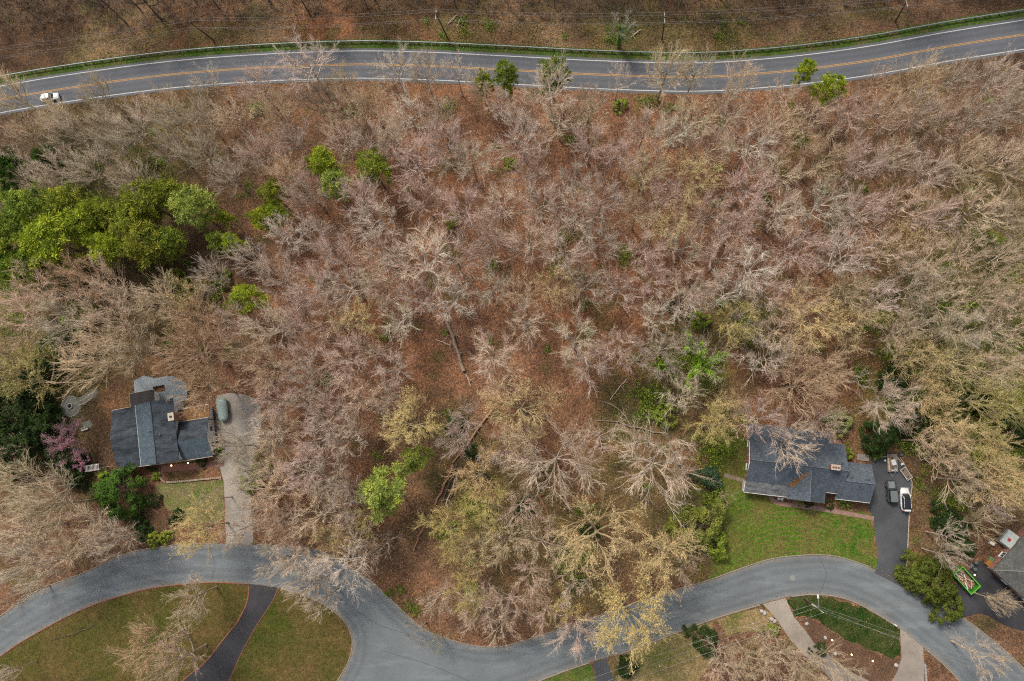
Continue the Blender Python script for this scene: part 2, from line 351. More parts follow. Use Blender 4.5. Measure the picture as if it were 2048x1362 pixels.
obj('highway', up_faces(mesh_np('highway', V, [F], M_HWY, attr={'edge': np.repeat(4.03 - np.abs(hv), hn)})), kind='structure')
ROAD_MARK = dict(kind='structure')
for nme, d0, d1, mm in (('edge_line', 3.28, 3.46, M_WLINE), ('edge_line', -3.5, -3.32, M_WLINE), ('centre_line', .08, .22, M_YLINE), ('centre_line', -.22, -.08, M_YLINE)):
    lanestrip(nme, d0, d1, .026, mm, **ROAD_MARK)
# guardrail
GL = offset(HC, 5.45)
gr = empty('guardrail', tuple(GL[len(GL) // 2]), 0, 'long grey steel guardrail on posts along far side of the highway', 'guardrail')
M_GALV = mat('galvanised_steel', (.33, .34, .33), .5, .5, .2, 1.2, .5)
M_POST = mat('weathered_post', (.16, .12, .09), .9, .1, .3, 2)
prof = [(0, .45), (-.08, .5), (-.08, .58), (.0, .62), (-.08, .66), (-.08, .74), (0, .79), (.04, .79), (.04, .45)]
o0 = GL[len(GL) // 2]; rows = []
for dx, dz in prof: q = offset(GL, dx * 1.6) - o0; q[:, 2] = dz; rows.append(q)
n = len(GL); k = len(prof); i = np.arange(n - 1)
F = np.vstack([np.c_[i + a * n, i + 1 + a * n, i + 1 + ((a + 1) % k) * n, i + ((a + 1) % k) * n] for a in range(k)])
obj('rail', mesh_np('rail', np.vstack(rows), [F], M_GALV), gr)
pm = MB().box((0, 0, .4), (.2, .22, .86)).box((0, -.14, .6), (.12, .1, .3)).build('post', M_POST, gr); PL = offset(GL, .2); pme = pm.data
arc = np.r_[0, np.cumsum(np.linalg.norm(np.diff(PL, axis=0), axis=1))]; first = True
for s in np.arange(1, arc[-1] - 1, 1.95):
    j = int(np.searchsorted(arc, s)); p = PL[j]
    px = proj(p)[0]
    if px < -30 or px > 2080: continue
    o = pm if first else obj('post', pme, gr); first = False
    tt = PL[min(j + 1, n - 1)] - PL[j - 1]; o.location = tuple(p - o0); o.rotation_euler = (0, 0, math.atan2(tt[1], tt[0]))

# ------------------------------------------------------------------ lower street
N1 = [(-260, 1410), (-150, 1330), (0, 1234), (68, 1186), (171, 1145), (256, 1107), (342, 1092), (369, 1090), (450, 1087), (513, 1090), (615, 1097), (660, 1112), (724, 1151), (755, 1175), (810, 1227), (851, 1261), (919, 1286), (970, 1295), (1008, 1293), (1035, 1286), (1158, 1247), (1261, 1210), (1348, 1182), (1416, 1162), (1502, 1131), (1553, 1117), (1621, 1111), (1673, 1114), (1724, 1129), (1751, 1140), (1806, 1168), (1881, 1209), (1963, 1264), (2048, 1339), (2180, 1480)]
S1 = [(-260, 1500), (-150, 1420), (0, 1312), (68, 1268), (171, 1215), (273, 1182), (342, 1170), (427, 1164), (499, 1168), (554, 1175), (598, 1186), (632, 1199), (666, 1220), (694, 1248), (706, 1283), (698, 1322), (672, 1370), (640, 1430), (600, 1520)]
S2 = [(930, 1520), (960, 1440), (1000, 1392), (1080, 1360), (1158, 1331), (1261, 1300), (1348, 1266), (1433, 1235), (1512, 1211), (1574, 1194), (1621, 1188), (1673, 1192), (1724, 1210), (1792, 1251), (1844, 1292), (1881, 1322), (1922, 1365), (2010, 1480)]
LN, L1, L2 = spline(g(N1), .7), spline(g(S1), .7), spline(g(S2), .7)
SP = np.vstack([LN, L2[::-1], L1[::-1]])[:, :2]
def pip(P, poly):
    x, y = P[:, 0], P[:, 1]; c = np.zeros(len(P), bool); xj, yj = poly[-1][:2]
    for xi, yi in np.asarray(poly)[:, :2]:
        m_ = ((yi > y) != (yj > y)) & (x < (xj - xi) * (y - yi) / (yj - yi + 1e-12) + xi); c ^= m_; xj, yj = xi, yi
    return c
gx, gy = np.meshgrid(np.arange(SP[:, 0].min(), SP[:, 0].max(), .8), np.arange(SP[:, 1].min(), SP[:, 1].max(), .8)); GP = np.c_[gx.ravel(), gy.ravel()]; GP = GP[pip(GP, SP)]
LL = np.vstack([LN, L2, L1])[:, :2]; ed = np.concatenate([np.sqrt(((q[:, None] - LL[None]) ** 2).sum(2).min(1)) for q in np.array_split(GP, 20)]); GP, ed = GP[ed > .35], ed[ed > .35]
ns = len(SP); cd = delaunay_2d_cdt([Vector(p) for p in np.vstack([SP, GP])], [(k, (k + 1) % ns) for k in range(ns)], [], 1, 1e-5)
CV = np.array([[p[0], p[1], .02] for p in cd[0]]); ce = np.concatenate([np.sqrt(((q[:, None, :2] - LL[None]) ** 2).sum(2).min(1)) for q in np.array_split(CV, 20)])
obj('street', up_faces(mesh_np('street', CV, [np.array(cd[2])], M_ST, attr={'edge': ce})), kind='structure')
def cut(L, a, b):
    px = np.array([proj(p)[0] for p in L]); i = np.where((px >= a) & (px <= b))[0]; return L[i[0]:i[-1] + 1]
for L, a, b, sd, mm in ((LN, -240, 440, 1, M_KERB), (LN, 512, 1746, 1, M_KERB), (LN, 1812, 2150, 1, M_KERB), (L2, 990, 1182, -1, M_KERB), (L2, 1232, 1520, -1, M_KERB), (L2, 1576, 1800, -1, M_KERB), (L2, 1848, 2000, -1, M_KERB)):
    kerb('kerb', cut(L, a, b), .22, .12, mm, sd, kind='structure')
kerb('kerb', L1[[i for i, p in enumerate(L1) if proj(p)[0] < 497 and proj(p)[1] < 1500 and i < len(L1) * .75]], .2, .1, M_BRICKRED, -1, kind='structure')
kerb('kerb', L1[[i for i, p in enumerate(L1) if (proj(p)[0] > 556)]], .2, .1, M_KERB, -1, kind='structure')

def sheet(name, px, z, m, smooth=True, rag=0.0, seed=0, kind='structure'):
    P = g(px)
    if smooth: P = spline(np.vstack([P, P[:1]]), .8)[:-1]
    if rag: P = ragged(P, rag, .5, seed)
    return obj(name, poly_mesh(name, P, z, m), kind=kind)
# drives and paths
sheet('gravel_drive', [(452, 1096), (450, 1040), (448, 975), (440, 930), (434, 880), (432, 820), (436, 792), (470, 786), (505, 795), (522, 830), (518, 880), (506, 930), (502, 1000), (503, 1096)], .012, M_GRAV, rag=.18, seed=2)
sheet('dark_drive', [(499, 1164), (495, 1203), (478, 1240), (454, 1271), (410, 1326), (372, 1357), (330, 1400), (430, 1420), (458, 1362), (468, 1339), (485, 1302), (513, 1251), (547, 1199), (556, 1170)], .014, M_DARK, False)
kerb('brick_edge', spline(g([(500, 1172), (496, 1203), (479, 1240), (455, 1271), (411, 1326), (373, 1357), (331, 1400)]), .6), .28, .1, M_BRICKRED, -1, kind='structure')
kerb('brick_edge', spline(g([(554, 1178), (546, 1199), (512, 1251), (484, 1302), (467, 1339), (457, 1362), (432, 1420)]), .6), .16, .06, M_BRICKRED, 1, kind='structure')
DRV = [(1745, 912), (1790, 906), (1799, 914), (1810, 933), (1821, 956), (1823, 974), (1820, 992), (1817, 1040), (1813, 1121), (1807, 1176), (1749, 1146), (1757, 1120), (1752, 1080), (1746, 1036), (1734, 1008), (1730, 960)]
sheet('asphalt_drive', DRV, .024, M_DRV, False)
kerb('drive_edge', spline(g([(1799, 914), (1810, 933), (1821, 956), (1823, 974), (1820, 992), (1817, 1040), (1813, 1121), (1808, 1168)]), .6), .16, .12, mat('pale_edging', (.36, .31, .22), .9, .1, .3, 1), 1, kind='structure')
sheet('concrete_drive', [(1525, 1208), (1571, 1196), (1588, 1234), (1610, 1260), (1628, 1286), (1656, 1308), (1688, 1338), (1721, 1353), (1760, 1372), (1700, 1400), (1665, 1362), (1643, 1338), (1610, 1312), (1580, 1279), (1558, 1245), (1545, 1229)], .024, M_CONC, False)
sheet('concrete_drive', [(1800, 1256), (1846, 1294), (1848, 1327), (1848, 1400), (1770, 1400), (1784, 1362), (1795, 1342), (1803, 1316)], .024, M_CONC, False)
sheet('concrete_drive', [(1186, 1325), (1213, 1316), (1228, 1362), (1240, 1410), (1205, 1410), (1192, 1362)], .024, M_DRV, False)
sheet('dark_drive', [(1948, 1128), (1966, 1120), (1990, 1135), (2075, 1215), (2080, 1275), (2010, 1250), (1960, 1225), (1925, 1238), (1886, 1212), (1912, 1170)], .016, M_DARK, False, .15)

# tar seams on the street
M_TAR = mat('tar_seam', (.05, .052, .055), .6, .3, .3, 2)
for px in ([(700, 1212), (760, 1250), (820, 1270), (905, 1300)], [(640, 1120), (690, 1165), (720, 1230)], [(1640, 1113), (1652, 1150), (1640, 1188)], [(420, 1092), (428, 1130), (424, 1163)], [(760, 1300), (860, 1330), (940, 1362)], [(1100, 1290), (1240, 1250), (1400, 1205)], [(180, 1150), (200, 1175), (196, 1203)]):
    T_ = spline(g(px), .5); rr_ = np.random.default_rng(int(px[0][0])); T_[:, :2] += rr_.normal(0, .05, (len(T_), 2)); obj('tar_seam', up_faces(strip_mesh('tar_seam', offset(T_, .035), offset(T_, -.035), .024, M_TAR)), kind='structure')
# lawns
sheet('lawn', [(1425, 945), (1428, 890), (1462, 868), (1494, 880), (1492, 972), (1545, 1000), (1600, 1012), (1742, 1030), (1756, 1138), (1724, 1130), (1673, 1114), (1621, 1111), (1553, 1117), (1502, 1131), (1410, 1165), (1425, 1120), (1450, 1065), (1455, 1010)], .006, lawnmat('front_lawn', (.068, .13, .014), (.15, .112, .042), .42, .2, tuple(at(1600, 1240)[:2])), False, .35, 3)
sheet('lush_grass', [(1672, 1040), (1744, 1040), (1754, 1105), (1754, 1134), (1730, 1128), (1700, 1105), (1676, 1098), (1670, 1070)], .010, lawnmat('lush_grass', (.052, .115, .012), (.165, .118, .045), .45, .3), False, 1.3, 4)
L_B = lawnmat('mossy_lawn', (.052, .064, .012), (.115, .08, .03), .5, .09)
sheet('lawn', [(-150, 1424), (0, 1315), (68, 1270), (171, 1217), (273, 1184), (342, 1172), (427, 1166), (498, 1171), (494, 1203), (477, 1240), (453, 1271), (409, 1326), (330, 1420), (200, 1560), (-150, 1560)], .006, L_B, False, .05, 5)
sheet('lawn', [(556, 1177), (598, 1188), (632, 1201), (664, 1221), (692, 1249), (704, 1283), (696, 1322), (670, 1370), (630, 1440), (440, 1440), (460, 1362), (486, 1302), (514, 1251), (548, 1199)], .006, L_B, False, .05, 6)
sheet('lawn', [(312, 968), (350, 962), (446, 962), (448, 1040), (430, 1050), (390, 1042), (360, 1035), (335, 1015), (318, 990)], .006, lawnmat('side_lawn', (.075, .115, .018), (.20, .16, .085), .5, .2), False, .45, 7)
ISL = [(1573, 1202), (1599, 1193), (1638, 1192), (1686, 1201), (1730, 1218), (1784, 1247), (1799, 1258), (1801, 1312), (1777, 1314), (1749, 1303), (1703, 1282), (1665, 1264), (1638, 1243), (1613, 1231), (1589, 1234)]
sheet('lawn', ISL, .010, lawnmat('deep_green_lawn', (.014, .040, .006), (.055, .065, .02), .5, .25), False, .3, 8)
sheet('lawn', [(1232, 1315), (1261, 1302), (1348, 1268), (1425, 1240), (1430, 1290), (1400, 1362), (1400, 1420), (1245, 1420)], .006, lawnmat('worn_lawn', (.09, .115, .025), (.25, .18, .09), .55, .15), False, .4, 9)
sheet('lawn', [(1040, 1380), (1082, 1362), (1158, 1333), (1184, 1327), (1190, 1362), (1200, 1420), (1020, 1420)], .006, lawnmat('kerb_lawn', (.06, .11, .02), (.14, .12, .04), .45, .2), False, .15, 10)
sheet('lawn', [(1436, 1238), (1512, 1213), (1540, 1226), (1556, 1248), (1530, 1262), (1490, 1262), (1450, 1270)], .006, lawnmat('kerb_lawn', 0, 0) if False else bpy.data.materials['worn_lawn'], False, .3, 12)
# brick walk, red path and mulch
def brickwalk(name, c1, c2, c3=(.2, .17, .15)):
    m, t, b = newmat(name, .9, .1); co = wpos(t)
    br = N(t, 'ShaderNodeTexBrick', Scale=2.2); br.inputs['Color1'].default_value = rgba(c1); br.inputs['Color2'].default_value = rgba(c2); br.inputs['Mortar'].default_value = rgba(c3); br.inputs['Mortar Size'].default_value = .03
    t.links.new(co, br.inputs['Vector']); col = mixc(t, 1.0, br.outputs['Color'], ramp(t, noise(t, co, 1.5, 5, .7), [(.3, (.7,) * 3), (.7, (1.25,) * 3)]), 'MULTIPLY')
    t.links.new(col, b.inputs['Base Color']); bump(t, b, br.outputs['Fac'], -.4, .01); return m
M_BW = brickwalk('brick_paving', (.30, .17, .125), (.24, .13, .10))
WK = spline(g([(1748, 1037), (1700, 1028), (1640, 1018), (1575, 1009), (1556, 1006), (1545, 1000), (1541, 992), (1541, 986)]), .5)
obj('brick_walk', up_faces(strip_mesh('brick_walk', offset(WK, .42), offset(WK, -.42), .03, M_BW)), kind='structure')
WK2 = spline(g([(1448, 950), (1470, 956), (1494, 963)]), .5)
obj('stone_path', up_faces(strip_mesh('stone_path', offset(WK2, .4), offset(WK2, -.4), .03, brickwalk('tan_paving', (.26, .19, .12), (.20, .15, .10)))), kind='structure')
M_RW = brickwalk('red_paving', (.26, .10, .065), (.20, .085, .06))
WK3 = spline(g([(322, 938), (360, 935), (400, 931), (448, 926)]), .5)
obj('brick_walk', up_faces(strip_mesh('brick_walk', offset(WK3, .7), offset(WK3, -.7), .03, M_RW)), kind='structure')
sheet('mulch_bed', [(1590, 1237), (1613, 1233), (1638, 1245), (1665, 1266), (1703, 1284), (1749, 1305), (1777, 1316), (1801, 1314), (1794, 1340), (1780, 1362), (1760, 1371), (1721, 1352), (1690, 1337), (1658, 1306), (1630, 1285), (1612, 1259)], .008, lawnmat('mulch', (.085, .05, .033), (.14, .085, .055), .5, .4), False, .45, 13)
sheet('gravel_patio', [(142 + 21 * math.cos(a), 813 + 21 * math.sin(a)) for a in np.linspace(0, 6.28, 24)[:-1]], .010, asphalt('patio_gravel', (.17, .17, .145), .3, False), False, .12, 14)
sheet('gravel_path', [(155, 797), (172, 789), (192, 776), (197, 784), (180, 800), (162, 811)], .008, bpy.data.materials['patio_gravel'], False, .15, 15)

# ------------------------------------------------------------------ houses
def shingle(name, c, stain=None):
    m, t, b = newmat(name, .92, .12); co = coords(t)
    mp = N(t, 'ShaderNodeMapping'); mp.inputs['Scale'].default_value = (1, 1, 1); t.links.new(co, mp.inputs[0])
    vc, vd = leafspeck(t, co, 6); vg = N(t, 'ShaderNodeSeparateColor'); t.links.new(vc, vg.inputs[0])
    col = mixc(t, 1.0, c, ramp(t, vg.outputs[0], [(0, (.72,) * 3), (1, (1.3,) * 3)]), 'MULTIPLY')
    col = mixc(t, 1.0, col, ramp(t, noise(t, co, .9, 6, .75), [(.3, (.72,) * 3), (.7, (1.2,) * 3)]), 'MULTIPLY')
    if stain:
        st = N(t, 'ShaderNodeMapping'); st.inputs['Scale'].default_value = stain[0]; t.links.new(co, st.inputs[0])
        col = mixc(t, ramp(t, noise(t, st.outputs[0], stain[1], 5, .75), [(.46, 0), (.62, .8)]), col, stain[2])
    t.links.new(col, b.inputs['Base Color']); bump(t, b, vd, .4, .03); return m
M_SH_R = shingle('blue_grey_shingles', (.082, .098, .118))
M_SH_P = shingle('lichen_shingles', (.15, .155, .16), ((.4, 1.2, 1), .9, (.035, .04, .045)))
M_SH_L = shingle('black_stained_shingles', (.055, .066, .08), ((.35, 1.1, 1), .6, (.02, .023, .027)))
M_SH_L2 = shingle('blue_shingles', (.068, .092, .11))
M_SH_G = shingle('grey_shingles', (.09, .092, .086), ((.5, .5, 1), .5, (.055, .055, .052)))
M_TRIM = mat('white_trim', (.62, .6, .57), .6, .3, .1, 2)
M_TANTRIM = mat('tan_trim', (.42, .36, .29), .7, .2, .2, 2)
M_SIDE = mat('white_siding', (.80, .80, .79), .7, .2, .08, .7)
M_GLASS = mat('window_glass', (.03, .04, .05), .1, .6, .1)
M_WOOD = mat('door_wood', (.14, .06, .04), .6, .3, .2, 4)
M_METAL = mat('dark_metal', (.06, .06, .065), .5, .4, .2)
M_BRICK = brickwalk('house_brick', (.26, .10, .07), (.21, .085, .06), (.3, .27, .24))
def oriented(p0, th):
    c, s = math.cos(th), math.sin(th); return lambda x, y, z: (p0[0] + c * x - s * y, p0[1] + s * x + c * y, z)
def slope(house, name, pts, mt, th=.14): return MB().slab(pts, th).build(name, mt, house)
def window(house, x, y, z, nx, ny, wd=1.1, h=1.2):
    """window on a wall: frame, pane child, sill"""
    rz = math.atan2(ny, nx) + math.pi / 2
    M = Matrix.Rotation(rz, 3, 'Z')
    f = MB()
    for dx, dz, sx, sz in ((0, h / 2, wd + .16, .1), (0, -h / 2, wd + .16, .1), (-wd / 2 - .03, 0, .1, h), (wd / 2 + .03, 0, .1, h), (0, 0, .05, h)):
        f.box(Vector((x, y, z)) + M @ Vector((dx, -.04, dz)), (sx, .1, sz), rz)
    fo = f.build('window', M_TRIM, house)
    MB().box(Vector((x, y, z)) + M @ Vector((0, -.008, 0)), (wd, .05, h), rz).build('pane', M_GLASS, fo)
    MB().box(Vector((x, y, z)) + M @ Vector((0, -.1, -h / 2 - .09)), (wd + .25, .2, .06), rz).build('sill', M_TRIM, fo)
def door(house, x, y, nx, ny, mt, wd=1.0, h=2.1):
    rz = math.atan2(ny, nx) + math.pi / 2; M = Matrix.Rotation(rz, 3, 'Z')
    d = MB().box(Vector((x, y, h / 2 + .05)) + M @ Vector((0, -.02, 0)), (wd, .08, h), rz).build('door', mt, house, bevel=.01)
    MB().box(Vector((x, y, 1.05)) + M @ Vector((wd * .38, -.1, 0)), (.06, .08, .14), rz).build('handle', M_METAL, d)
def gutter(house, a, b, mt=None, r=.07):
    MB().tube([a, b], r, 6).build('gutter', mt or M_TRIM, house)
def gable(house, pts, mt, name='gable_wall', t=.1, axis='x'):
    d = Vector((t, 0, 0)) if axis == 'x' else Vector((0, t, 0)); q = [Vector(p) for p in pts]; n = len(q)
    MB().add(q + [p + d for p in q], [tuple(range(n)), tuple(range(2 * n - 1, n - 1, -1))] + [(i, (i + 1) % n, n + (i + 1) % n, n + i) for i in range(n)]).build(name, mt, house)
def ventcap(house, x, y, z):
    MB().lathe([(.14, -.25), (.14, .1), (.2, .1), (.2, .2), (.05, .26)], (x, y, z), 10).build('roof_vent', M_METAL, house)

# right house
HR = empty('house', (57.94, -5.68, 0), math.radians(-6.3), 'brick ranch house with blue-grey shingle roof and front gable wing, beside asphalt drive', 'house')
zS = lambda y: 6 - 2.75 * (-y) / 4.6
zN = lambda y: 6 - 3.1 * y / 7.2
MB().box((-9.0, .9, 1.45), (17.6, 9.9, 2.9)).build('brick_wall', M_BRICK, HR)
MB().box((-1.35, .1, 1.5), (2.3, 8.6, 3.0)).build('brick_wall', M_BRICK, HR)
MB().box((-6.35, -3.6, 1.42), (6.5, 5.4, 2.84)).build('brick_wall', M_BRICK, HR)
MB().box((2.9, -2.0, 1.4), (5.4, 6.7, 2.8)).build('brick_wall', M_BRICK, HR)
slope(HR, 'roof_slope', [(-18.5, 0, 6), (-18.5, -4.4, zS(-4.4)), (-2.62, -4.4, zS(-4.4)), (-2.62, -4.7, zS(-4.7)), (.3, -4.7, zS(-4.7)), (.3, 0, 6)], M_SH_R)
slope(HR, 'roof_slope', [(.3, 0, 6), (.3, 5.0, zN(5)), (-2.4, 5.0, zN(5)), (-2.4, 7.2, zN(7.2)), (-18.5, 7.2, zN(7.2)), (-18.5, 0, 6)], M_SH_R)
slope(HR, 'porch_roof', [(-18.5, -4.35, zS(-4.35) + .05), (-18.5, -6.55, 2.72), (-10.05, -6.55, 2.72), (-10.05, -4.35, zS(-4.35) + .05)], M_SH_P)
wr = 5.62
slope(HR, 'roof_slope', [(-6.65, -.6, wr), (-10.1, -4.3, 3.32), (-10.1, -6.8, 3.05), (-6.65, -6.8, wr)], M_SH_R)
slope(HR, 'roof_slope', [(-6.65, -.6, wr), (-6.65, -6.8, wr), (-2.75, -6.8, 3.0), (-2.75, -4.4, 3.3)], M_SH_R)
slope(HR, 'roof_slope', [(-.4, -2.0, 4.98), (-.9, -5.75, 3.0), (5.95, -5.75, 3.0), (5.95, -2.0, 4.98)], M_SH_R)
slope(HR, 'roof_slope', [(-.4, -2.0, 4.98), (5.95, -2.0, 4.98), (5.95, 1.75, 3.0), (.34, 1.75, 3.0), (.34, -2.0, 4.98)], M_SH_R)
M_CAP = mat('ridge_cap', (.135, .15, .165), .9, .1, .2, 3)
for a, b_ in (((-18.5, 0, 6.05), (.3, 0, 6.05)), ((-6.65, -.7, wr + .04), (-6.65, -6.8, wr + .04)), ((.3, -2, 5.02), (5.95, -2, 5.02))):
    MB().tube([a, b_], .09, 6).build('ridge_cap', M_CAP, HR)
gable(HR, [(-6.65, -6.35, 5.2), (-9.6, -6.35, 2.84), (-3.1, -6.35, 2.84)], M_BRICK, axis='y')
gable(HR, [(-17.85, .0, 5.8), (-17.85, -4.0, 2.9), (-17.85, 5.8, 2.9)], M_BRICK)
gable(HR, [(5.5, -2, 4.7), (5.5, -5.3, 2.8), (5.5, 1.3, 2.8)], M_BRICK)
gable(HR, [(-.2, 0, 5.8), (-.2, -4.2, 3.0), (-.2, 4.4, 3.0)], M_BRICK)
gutter(HR, (-18.5, -6.6, 2.66), (-10.1, -6.6, 2.66)); gutter(HR, (-2.6, -4.75, 3.1), (.2, -4.75, 3.1)); gutter(HR, (-.8, -5.8, 2.93), (5.9, -5.8, 2.93))
gutter(HR, (-10.1, -6.86, 2.97), (-2.8, -6.86, 2.93), M_TANTRIM)
gutter(HR, (-18.56, -6.5, 2.7), (-18.56, -4.4, 3.3)); gutter(HR, (-18.56, -1, 5.4), (-18.56, 3.5, 4.5))
for x in (-18.0, -15.2, -12.4): MB().box((x, -6.3, 1.3), (.14, .14, 2.6)).build('porch_post', M_TRIM, HR)
MB().box((-14.1, -5.4, .1), (8.2, 2.2, .2)).build('porch_floor', mat('porch_slab', (.3, .27, .24)), HR)
ch = MB().box((-2.6, .35, 6.1), (1.55, .85, 1.8)).build('chimney', mat('chimney_brick', (.23, .09, .065), .9, .1, .3, 3), HR)
MB().box((-2.6, .35, 7.04), (1.75, 1.05, .1)).build('cap', mat('chimney_crown', (.42, .33, .27)), ch)
for x in (-3.1, -2.6, -2.1): MB().lathe([(.17, 0), (.17, .22), (.11, .22), (.11, .1)], (x, .35, 7.08), 10).build('flue', mat('clay_flue', (.22, .10, .07)), ch)
for x, y in ((-8.6, 1.5), (-6.2, 1.5), (-.9, 1.3)): ventcap(HR, x, y, zN(y) + .1)
for x, y in ((1.4, -1.2), (4.8, -1.2)): ventcap(HR, x, y, 4.98 - .53 * .8 + .1)
for x in (-15.8, -12.0): window(HR, x, -4.06, 1.6, 0, -1)
window(HR, -6.4, -6.31, 1.6, 0, -1, 1.8); window(HR, -8.6, -6.31, 1.6, 0, -1); window(HR, -4.2, -6.31, 1.6, 0, -1)
window(HR, 2.6, -5.36, 1.6, 0, -1); window(HR, -17.81, -1.5, 1.7, -1, 0); window(HR, -17.81, 3.2, 1.7, -1, 0)
for x in (-15, -10, -5.5): window(HR, x, 5.86, 1.6, 0, 1)
door(HR, -13.9, -4.06, 0, -1, M_WOOD)
MB().box((5.62, -2.0, 1.15), (.06, 4.6, 2.2)).build('garage_door', M_TRIM, HR)
# fallen leaves in the valley of that roof
def lying_leaves(name, fn, n, s, m, col, parent=None, seed=0, lift=.02, **kw):
    rg = np.random.default_rng(seed); P = fn(rg, n); a = rg.random(n) * 6.28; ln = s * (.6 + .8 * rg.random(n))
    u = np.c_[np.cos(a), np.sin(a), rg.normal(0, .25, n)] * ln[:, None]; v_ = np.c_[-np.sin(a), np.cos(a), rg.normal(0, .25, n)] * ln[:, None] * .7
    V = np.stack([P - u, P - v_ * .8, P + u, P + v_ * .8], 1).reshape(-1, 3); V[:, 2] += lift; F = np.arange(4 * n).reshape(-1, 4)
    o = obj(name, mesh_np(name, V, [F], m, attr={'v': np.repeat(rg.random(n), 4)}), parent, **kw); o.color = rgba(col); return o
def valley(rg, n):
    k = rg.random(n) ** .8; x = -6.9 - 3.1 * k; y = -1.2 - 3.1 * k; off = rg.normal(0, .3, n); z = zS(y) + .1
    return np.c_[x + off * .7, y - off * .7, z + .03]
lying_leaves('leaf_drift', valley, 700, .11, M_LEAF, (.26, .13, .06), HR, 3, kind='stuff')

# left house
HL = empty('house', (-81.6, -4.65, 0), math.radians(10.55), 'house with dark stained shingle roofs and white walls beside gravel drive', 'house')
MB().box((.5, 6.0, 2.3), (7.2, 12.2, 4.6)).build('wall', M_SIDE, HL)
MB().box((-6.5, 6.2, 1.42), (6.4, 11.8, 2.84)).build('wall', M_BRICK, HL)
MB().box((-3.1, 13.7, 1.4), (4.9, 2.7, 2.8)).build('wall', M_SIDE, HL)
MB().box((7.3, 3.2, 1.4), (6.0, 7.4, 2.8)).build('wall', M_SIDE, HL)
MB().box((7.4, 8.5, 1.25), (5.8, 2.7, 2.5)).build('wall', M_SIDE, HL)
slope(HL, 'roof_slope', [(.3, -.55, 6.05), (4.5, -.75, 4.95), (4.5, 12.45, 4.95), (.3, 12.45, 6.05)], M_SH_L)
slope(HL, 'roof_slope', [(.3, -.55, 6.05), (.3, 12.45, 6.05), (-3.5, 12.45, 5.1), (-3.5, -.45, 5.1)], M_SH_L2)
slope(HL, 'roof_slope', [(-3.3, 6.2, 4.6), (-10, 6.2, 4.6), (-10, 0, 2.95), (-3.3, -.2, 2.95)], M_SH_L)
slope(HL, 'roof_slope', [(-3.3, 6.2, 4.6), (-3.3, 12.55, 2.95), (-10, 12.55, 2.95), (-10, 6.2, 4.6)], M_SH_L)
slope(HL, 'flat_roof', [(-5.8, 12.3, 3.05), (-.4, 12.3, 3.05), (-.4, 15.4, 2.95), (-5.8, 15.4, 2.95)], mat('flat_roofing', (.055, .05, .05), .95, .1, .3, .8))
slope(HL, 'roof_slope', [(4.2, 3.2, 4.9), (4.2, -.75, 2.98), (10.7, -.95, 2.98), (10.7, 3.1, 4.9)], M_SH_L2)
slope(HL, 'roof_slope', [(4.2, 3.2, 4.9), (10.7, 3.1, 4.9), (10.7, 7.25, 2.98), (4.2, 7.45, 2.98)], M_SH_L)
slope(HL, 'shed_roof', [(4.2, 7.3, 2.9), (10.9, 7.1, 2.9), (10.9, 10.1, 2.55), (4.2, 10.1, 2.55)], mat('leaf_strewn_roofing', (.2, .12, .07), .95, .05, .4, 1.5))
for pts, mm in (([(-3.55, -.45, 5.13), (-3.55, 12.45, 5.13)], mat('ridge_flash', (.36, .4, .41))), ([(-10, 12.6, 2.95), (-5.85, 12.6, 2.95)], M_TANTRIM), ([(-5.85, 12.5, 3.05), (-5.85, 15.45, 3.0), (-.35, 15.45, 3.0), (-.35, 12.6, 3.05)], M_TANTRIM), ([(4.3, 7.5, 3.0), (10.75, 7.3, 3.0)], M_TANTRIM), ([(4.55, 10.15, 2.5), (10.9, 10.15, 2.5)], M_TRIM), ([(-10, -.05, 2.88), (4.4, -.8, 2.9)], M_TANTRIM), ([(4.4, -.85, 2.9), (10.7, -1.0, 2.9)], M_TANTRIM)):
    MB().tube(pts, .075, 6).build('gutter', mm, HL)
MB().tube([(.3, -.55, 6.1), (.3, 12.45, 6.1)], .09, 6).build('ridge_cap', mat('dark_ridge', (.05, .06, .07)), HL)
gable(HL, [(.4, -.1, 5.8), (-3.1, -.1, 4.6), (4.1, -.1, 4.6)], M_SIDE, axis='y'); gable(HL, [(.4, 12.0, 5.8), (-3.1, 12.0, 4.6), (4.1, 12.0, 4.6)], M_SIDE, axis='y')
gable(HL, [(10.25, 3.1, 4.6), (10.25, -.5, 2.8), (10.25, 6.9, 2.8)], M_SIDE); gable(HL, [(-9.65, 6.2, 4.4), (-9.65, .35, 2.8), (-9.65, 12, 2.8)], M_BRICK)
ch = MB().box((4.75, 8.4, 3.4), (1.1, 1.5, 6.8)).add([(5.3, 7.5, 3.2), (6.3, 7.5, 2.0), (6.3, 9.3, 2.0), (5.3, 9.3, 3.2), (5.3, 7.5, 0), (6.3, 7.5, 0), (6.3, 9.3, 0), (5.3, 9.3, 0)], [(0, 1, 2, 3), (0, 4, 5, 1), (1, 5, 6, 2), (2, 6, 7, 3), (3, 7, 4, 0)]).build('chimney', mat('tan_brick', (.33, .19, .13), .9, .1, .3, 3), HL)
MB().box((4.75, 8.4, 6.85), (1.25, 1.65, .1)).build('cap', M_TANTRIM, ch)
MB().lathe([(.25, 0), (.25, .2), (.17, .2), (.17, .05)], (4.75, 8.4, 6.9), 10).build('flue', M_METAL, ch)
ventcap(HL, -.4, 6.3, 5.95); ventcap(HL, 1.5, 5.2, 5.75)
for y in (1.6, 5): window(HL, 10.31, y, 1.6, 1, 0, .9)
for x in (-8, -5.4): window(HL, x, .28, 1.5, 0, -1)
window(HL, -1.4, -.13, 1.6, 0, -1); window(HL, 2.6, -.13, 1.6, 0, -1); window(HL, 1.2, -.13, 3.9, 0, -1, .9, .9); window(HL, 7.3, -.53, 1.6, 0, -1, 1.6)
